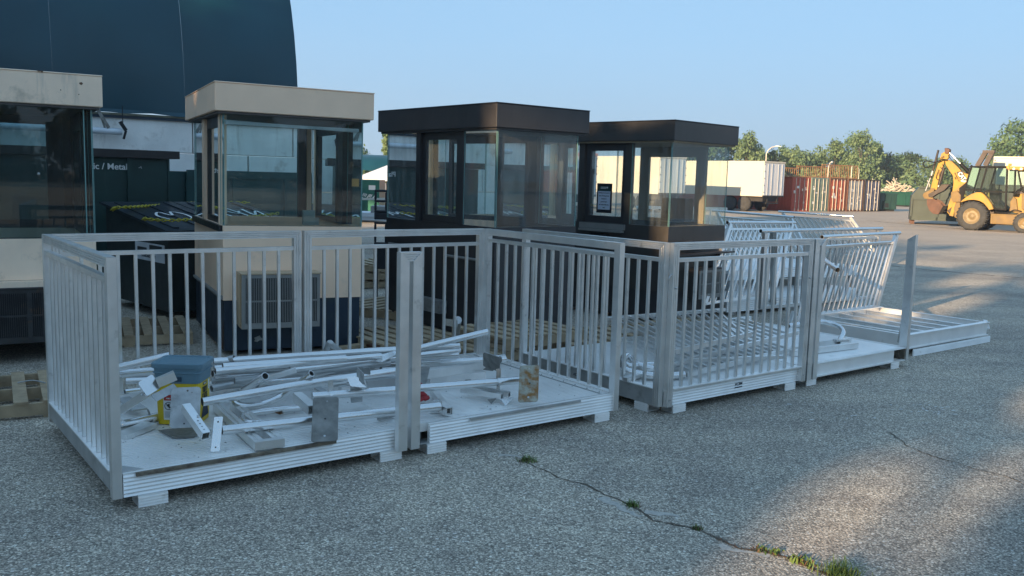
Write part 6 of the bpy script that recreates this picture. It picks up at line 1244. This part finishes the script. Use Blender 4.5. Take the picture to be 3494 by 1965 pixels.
for k, (px, Y, h, r, w_) in enumerate(((1400, 74, 4.6, 2.2, 'left'), (1455, 80, 4.4, 2.0, 'second'), (1495, 76, 5.2, 2.2, 'third'), (1545, 78, 5.0, 2.4, 'fourth'), (1190, 70, 3.8, 2.2, 'half hidden'))): tree(f'pale hazy tree seen through the dark brown booth glass, the {w_} one' if w_ != 'half hidden' else 'green tree seen through the right end of the beige booth glass', px, Y, h, r, 100 + k, LG2, 2200, .2)
for k, (px, Y, h, r) in enumerate(((2235, 112, 7.3, 2.6), (2275, 110, 7.6, 2.5), (2320, 114, 7.6, 2.6), (2370, 112, 7.0, 2.6), (2440, 116, 6.8, 2.7))): tree(['green tree seen through the left corner glass of the bronze booth', 'green tree left of the corner edge of the bronze booth glass', 'green tree right of the corner edge of the bronze booth glass', 'green tree behind the right window of the bronze booth', 'green tree behind the far right glass of the bronze booth'][k], px, Y, h, r, 110 + k, LG)
ub = MB(); rr = random.Random(77)
for k in range(9000):
    px = rr.uniform(2380, 3560); Y = rr.uniform(104, 112); q = aty(px, 640, Y); hh = 1.6 + 1.2 * math.sin(px * .021) + .7 * math.sin(px * .053 + 1); z = abs(rr.gauss(0, .5)) * max(.7, hh) + .1
    s = rr.uniform(.15, .4); c_ = Vector((q.x, q.y, z)); x = Vector((rr.uniform(-1, 1), rr.uniform(-1, 1), rr.uniform(-1, 1))).normalized() * s; y = Vector((rr.uniform(-1, 1), rr.uniform(-1, 1), rr.uniform(-1, 1))).normalized() * s * .7
    ub.add([c_ - x, c_ - y, c_ + x, c_ + y], [(0, 1, 2, 3)])
mesh_thing(ub, 'undergrowth', LG2, 'scrubby undergrowth along the foot of the far trees', 'undergrowth', kind='stuff')
# woods behind and left of the viewpoint: they shade the foreground and show in the booth glass
sd_ = Vector((cos(SUN_AZ), sin(SUN_AZ), 0)); sp_ = Vector((-sd_.y, sd_.x, 0)); toS = -trav
HOLES = [(Vector((1.95, 4.85, 0)), .42), (Vector((2.3, 4.7, 0)), .30), (Vector((1.5, 4.45, 0)), .22), (Vector((7.3, 14.7, 0)), .5), (Vector((5.4, 12.2, 0)), .3), (Vector((9.5, 18.4, 0)), .6), (Vector((3.5, 5.9, 0)), .25), (Vector((12, 19.5, 0)), .7), (Vector((6.6, 17.5, 0)), .4), (Vector((11, 23, 0)), .8), (Vector((6.4, 9.8, 0)), .32), (Vector((4.8, 7.8, 0)), .25), (Vector((8.2, 12.4, 0)), .45), (Vector((10.2, 15.2, 0)), .5), (Vector((2.2, 11.6, 1.1)), .35)]  # openings cut through the unseen crowns along sun rays to place sun patches
def keepleaf(p):
    for c_, r_ in HOLES:
        w = p - c_; d_ = w - toS * w.dot(toS)
        if d_.length < r_: return False
    return True
rr = random.Random(55)
SH = []
for k in range(11):
    lat = -8.5 + k * 3.0 + rr.uniform(-.5, .5); SH.append((lat, -31 + rr.uniform(-1.5, 1.5), (12.0 if lat < 9 else 14.5) + rr.uniform(-.8, .8), 4.2, 11000))
for k in range(8): SH.append((-7 + k * 3.2 + rr.uniform(-.5, .5), -36.5, 11.2 + rr.uniform(-.6, .6), 4.0, 5000))
for lat, along, h, r_ in ((-3.5, -42, 14.0, 2.0), (.6, -40, 13.2, 1.5), (3.2, -44, 16.5, 1.3), (5.6, -39, 14.4, 1.4), (8.0, -43, 17.2, 1.6), (11.5, -40, 15.5, 2.0), (16, -42, 16.5, 2.6), (22, -40, 17, 3)): SH.append((lat, along, h, r_, 1500))
for k, (lat, along, h, r_, nl_) in enumerate(SH):
    p = sd_ * along + sp_ * lat; o = thing('tree', 'leafy tree of the wood standing behind the viewpoint, outside the picture', 'tree', (p.x, p.y, 0), 0, 'trees of the wood behind the viewpoint')
    mb, cl = crown(200 + k, h, r_, nl_, .24 if r_ > 3.5 else .26, base=.06 if r_ > 3.5 else .3, nclump=60 if r_ > 3.5 else 18)
    kv = MB(); 
    for f in mb.f:
        vs = [Vector(mb.v[i]) for i in f]; c_ = (vs[0] + vs[2]) / 2 + p
        if keepleaf(c_): kv.add(vs, [(0, 1, 2, 3)])
    kv.build('crown', LG3, o); trunk(200 + k, h, cl, .22).build('trunk', BARK, o)

# distant wood all round behind the viewpoint (seen only in the glass)
PR = []
for k in range(3):
    o = thing('tree', 'distant dark tree far behind the viewpoint, outside the picture', 'tree', (0, 0, 0), 0, 'distant trees behind the viewpoint'); mb, cl = crown(300 + k, 8.6 + k, 4.5, 2600, .5, base=.04, nclump=40); mb.build('crown', LG3, o); trunk(300 + k, 8, cl, .2).build('trunk', BARK, o); PR.append(o)
rr = random.Random(9)
for k in range(40):
    a = R(-8 - k * 4.2); d_ = rr.uniform(78, 100); o = PR[k] if k < 3 else copy_tree(PR[k % 3]); o.location = (cos(a) * d_, sin(a) * d_, 0); o.rotation_euler = (0, 0, rr.uniform(0, 6)); o.scale = (1, 1, rr.uniform(.75, 1.05))

# haze box
hb = MB(); hb.box(-130, 140, -135, 160, -1, 24)
hm = bpy.data.materials.new('haze_air'); hm.use_nodes = True; hn = hm.node_tree; hn.nodes.clear(); ho = hn.nodes.new('ShaderNodeOutputMaterial'); hv = hn.nodes.new('ShaderNodeVolumePrincipled'); hv.inputs['Color'].default_value = (.86, .92, 1, 1); hv.inputs['Density'].default_value = .0008; hv.inputs['Anisotropy'].default_value = .2; hn.links.new(hv.outputs[0], ho.inputs[1])
tag(hb.build('haze', hm), kind='stuff')
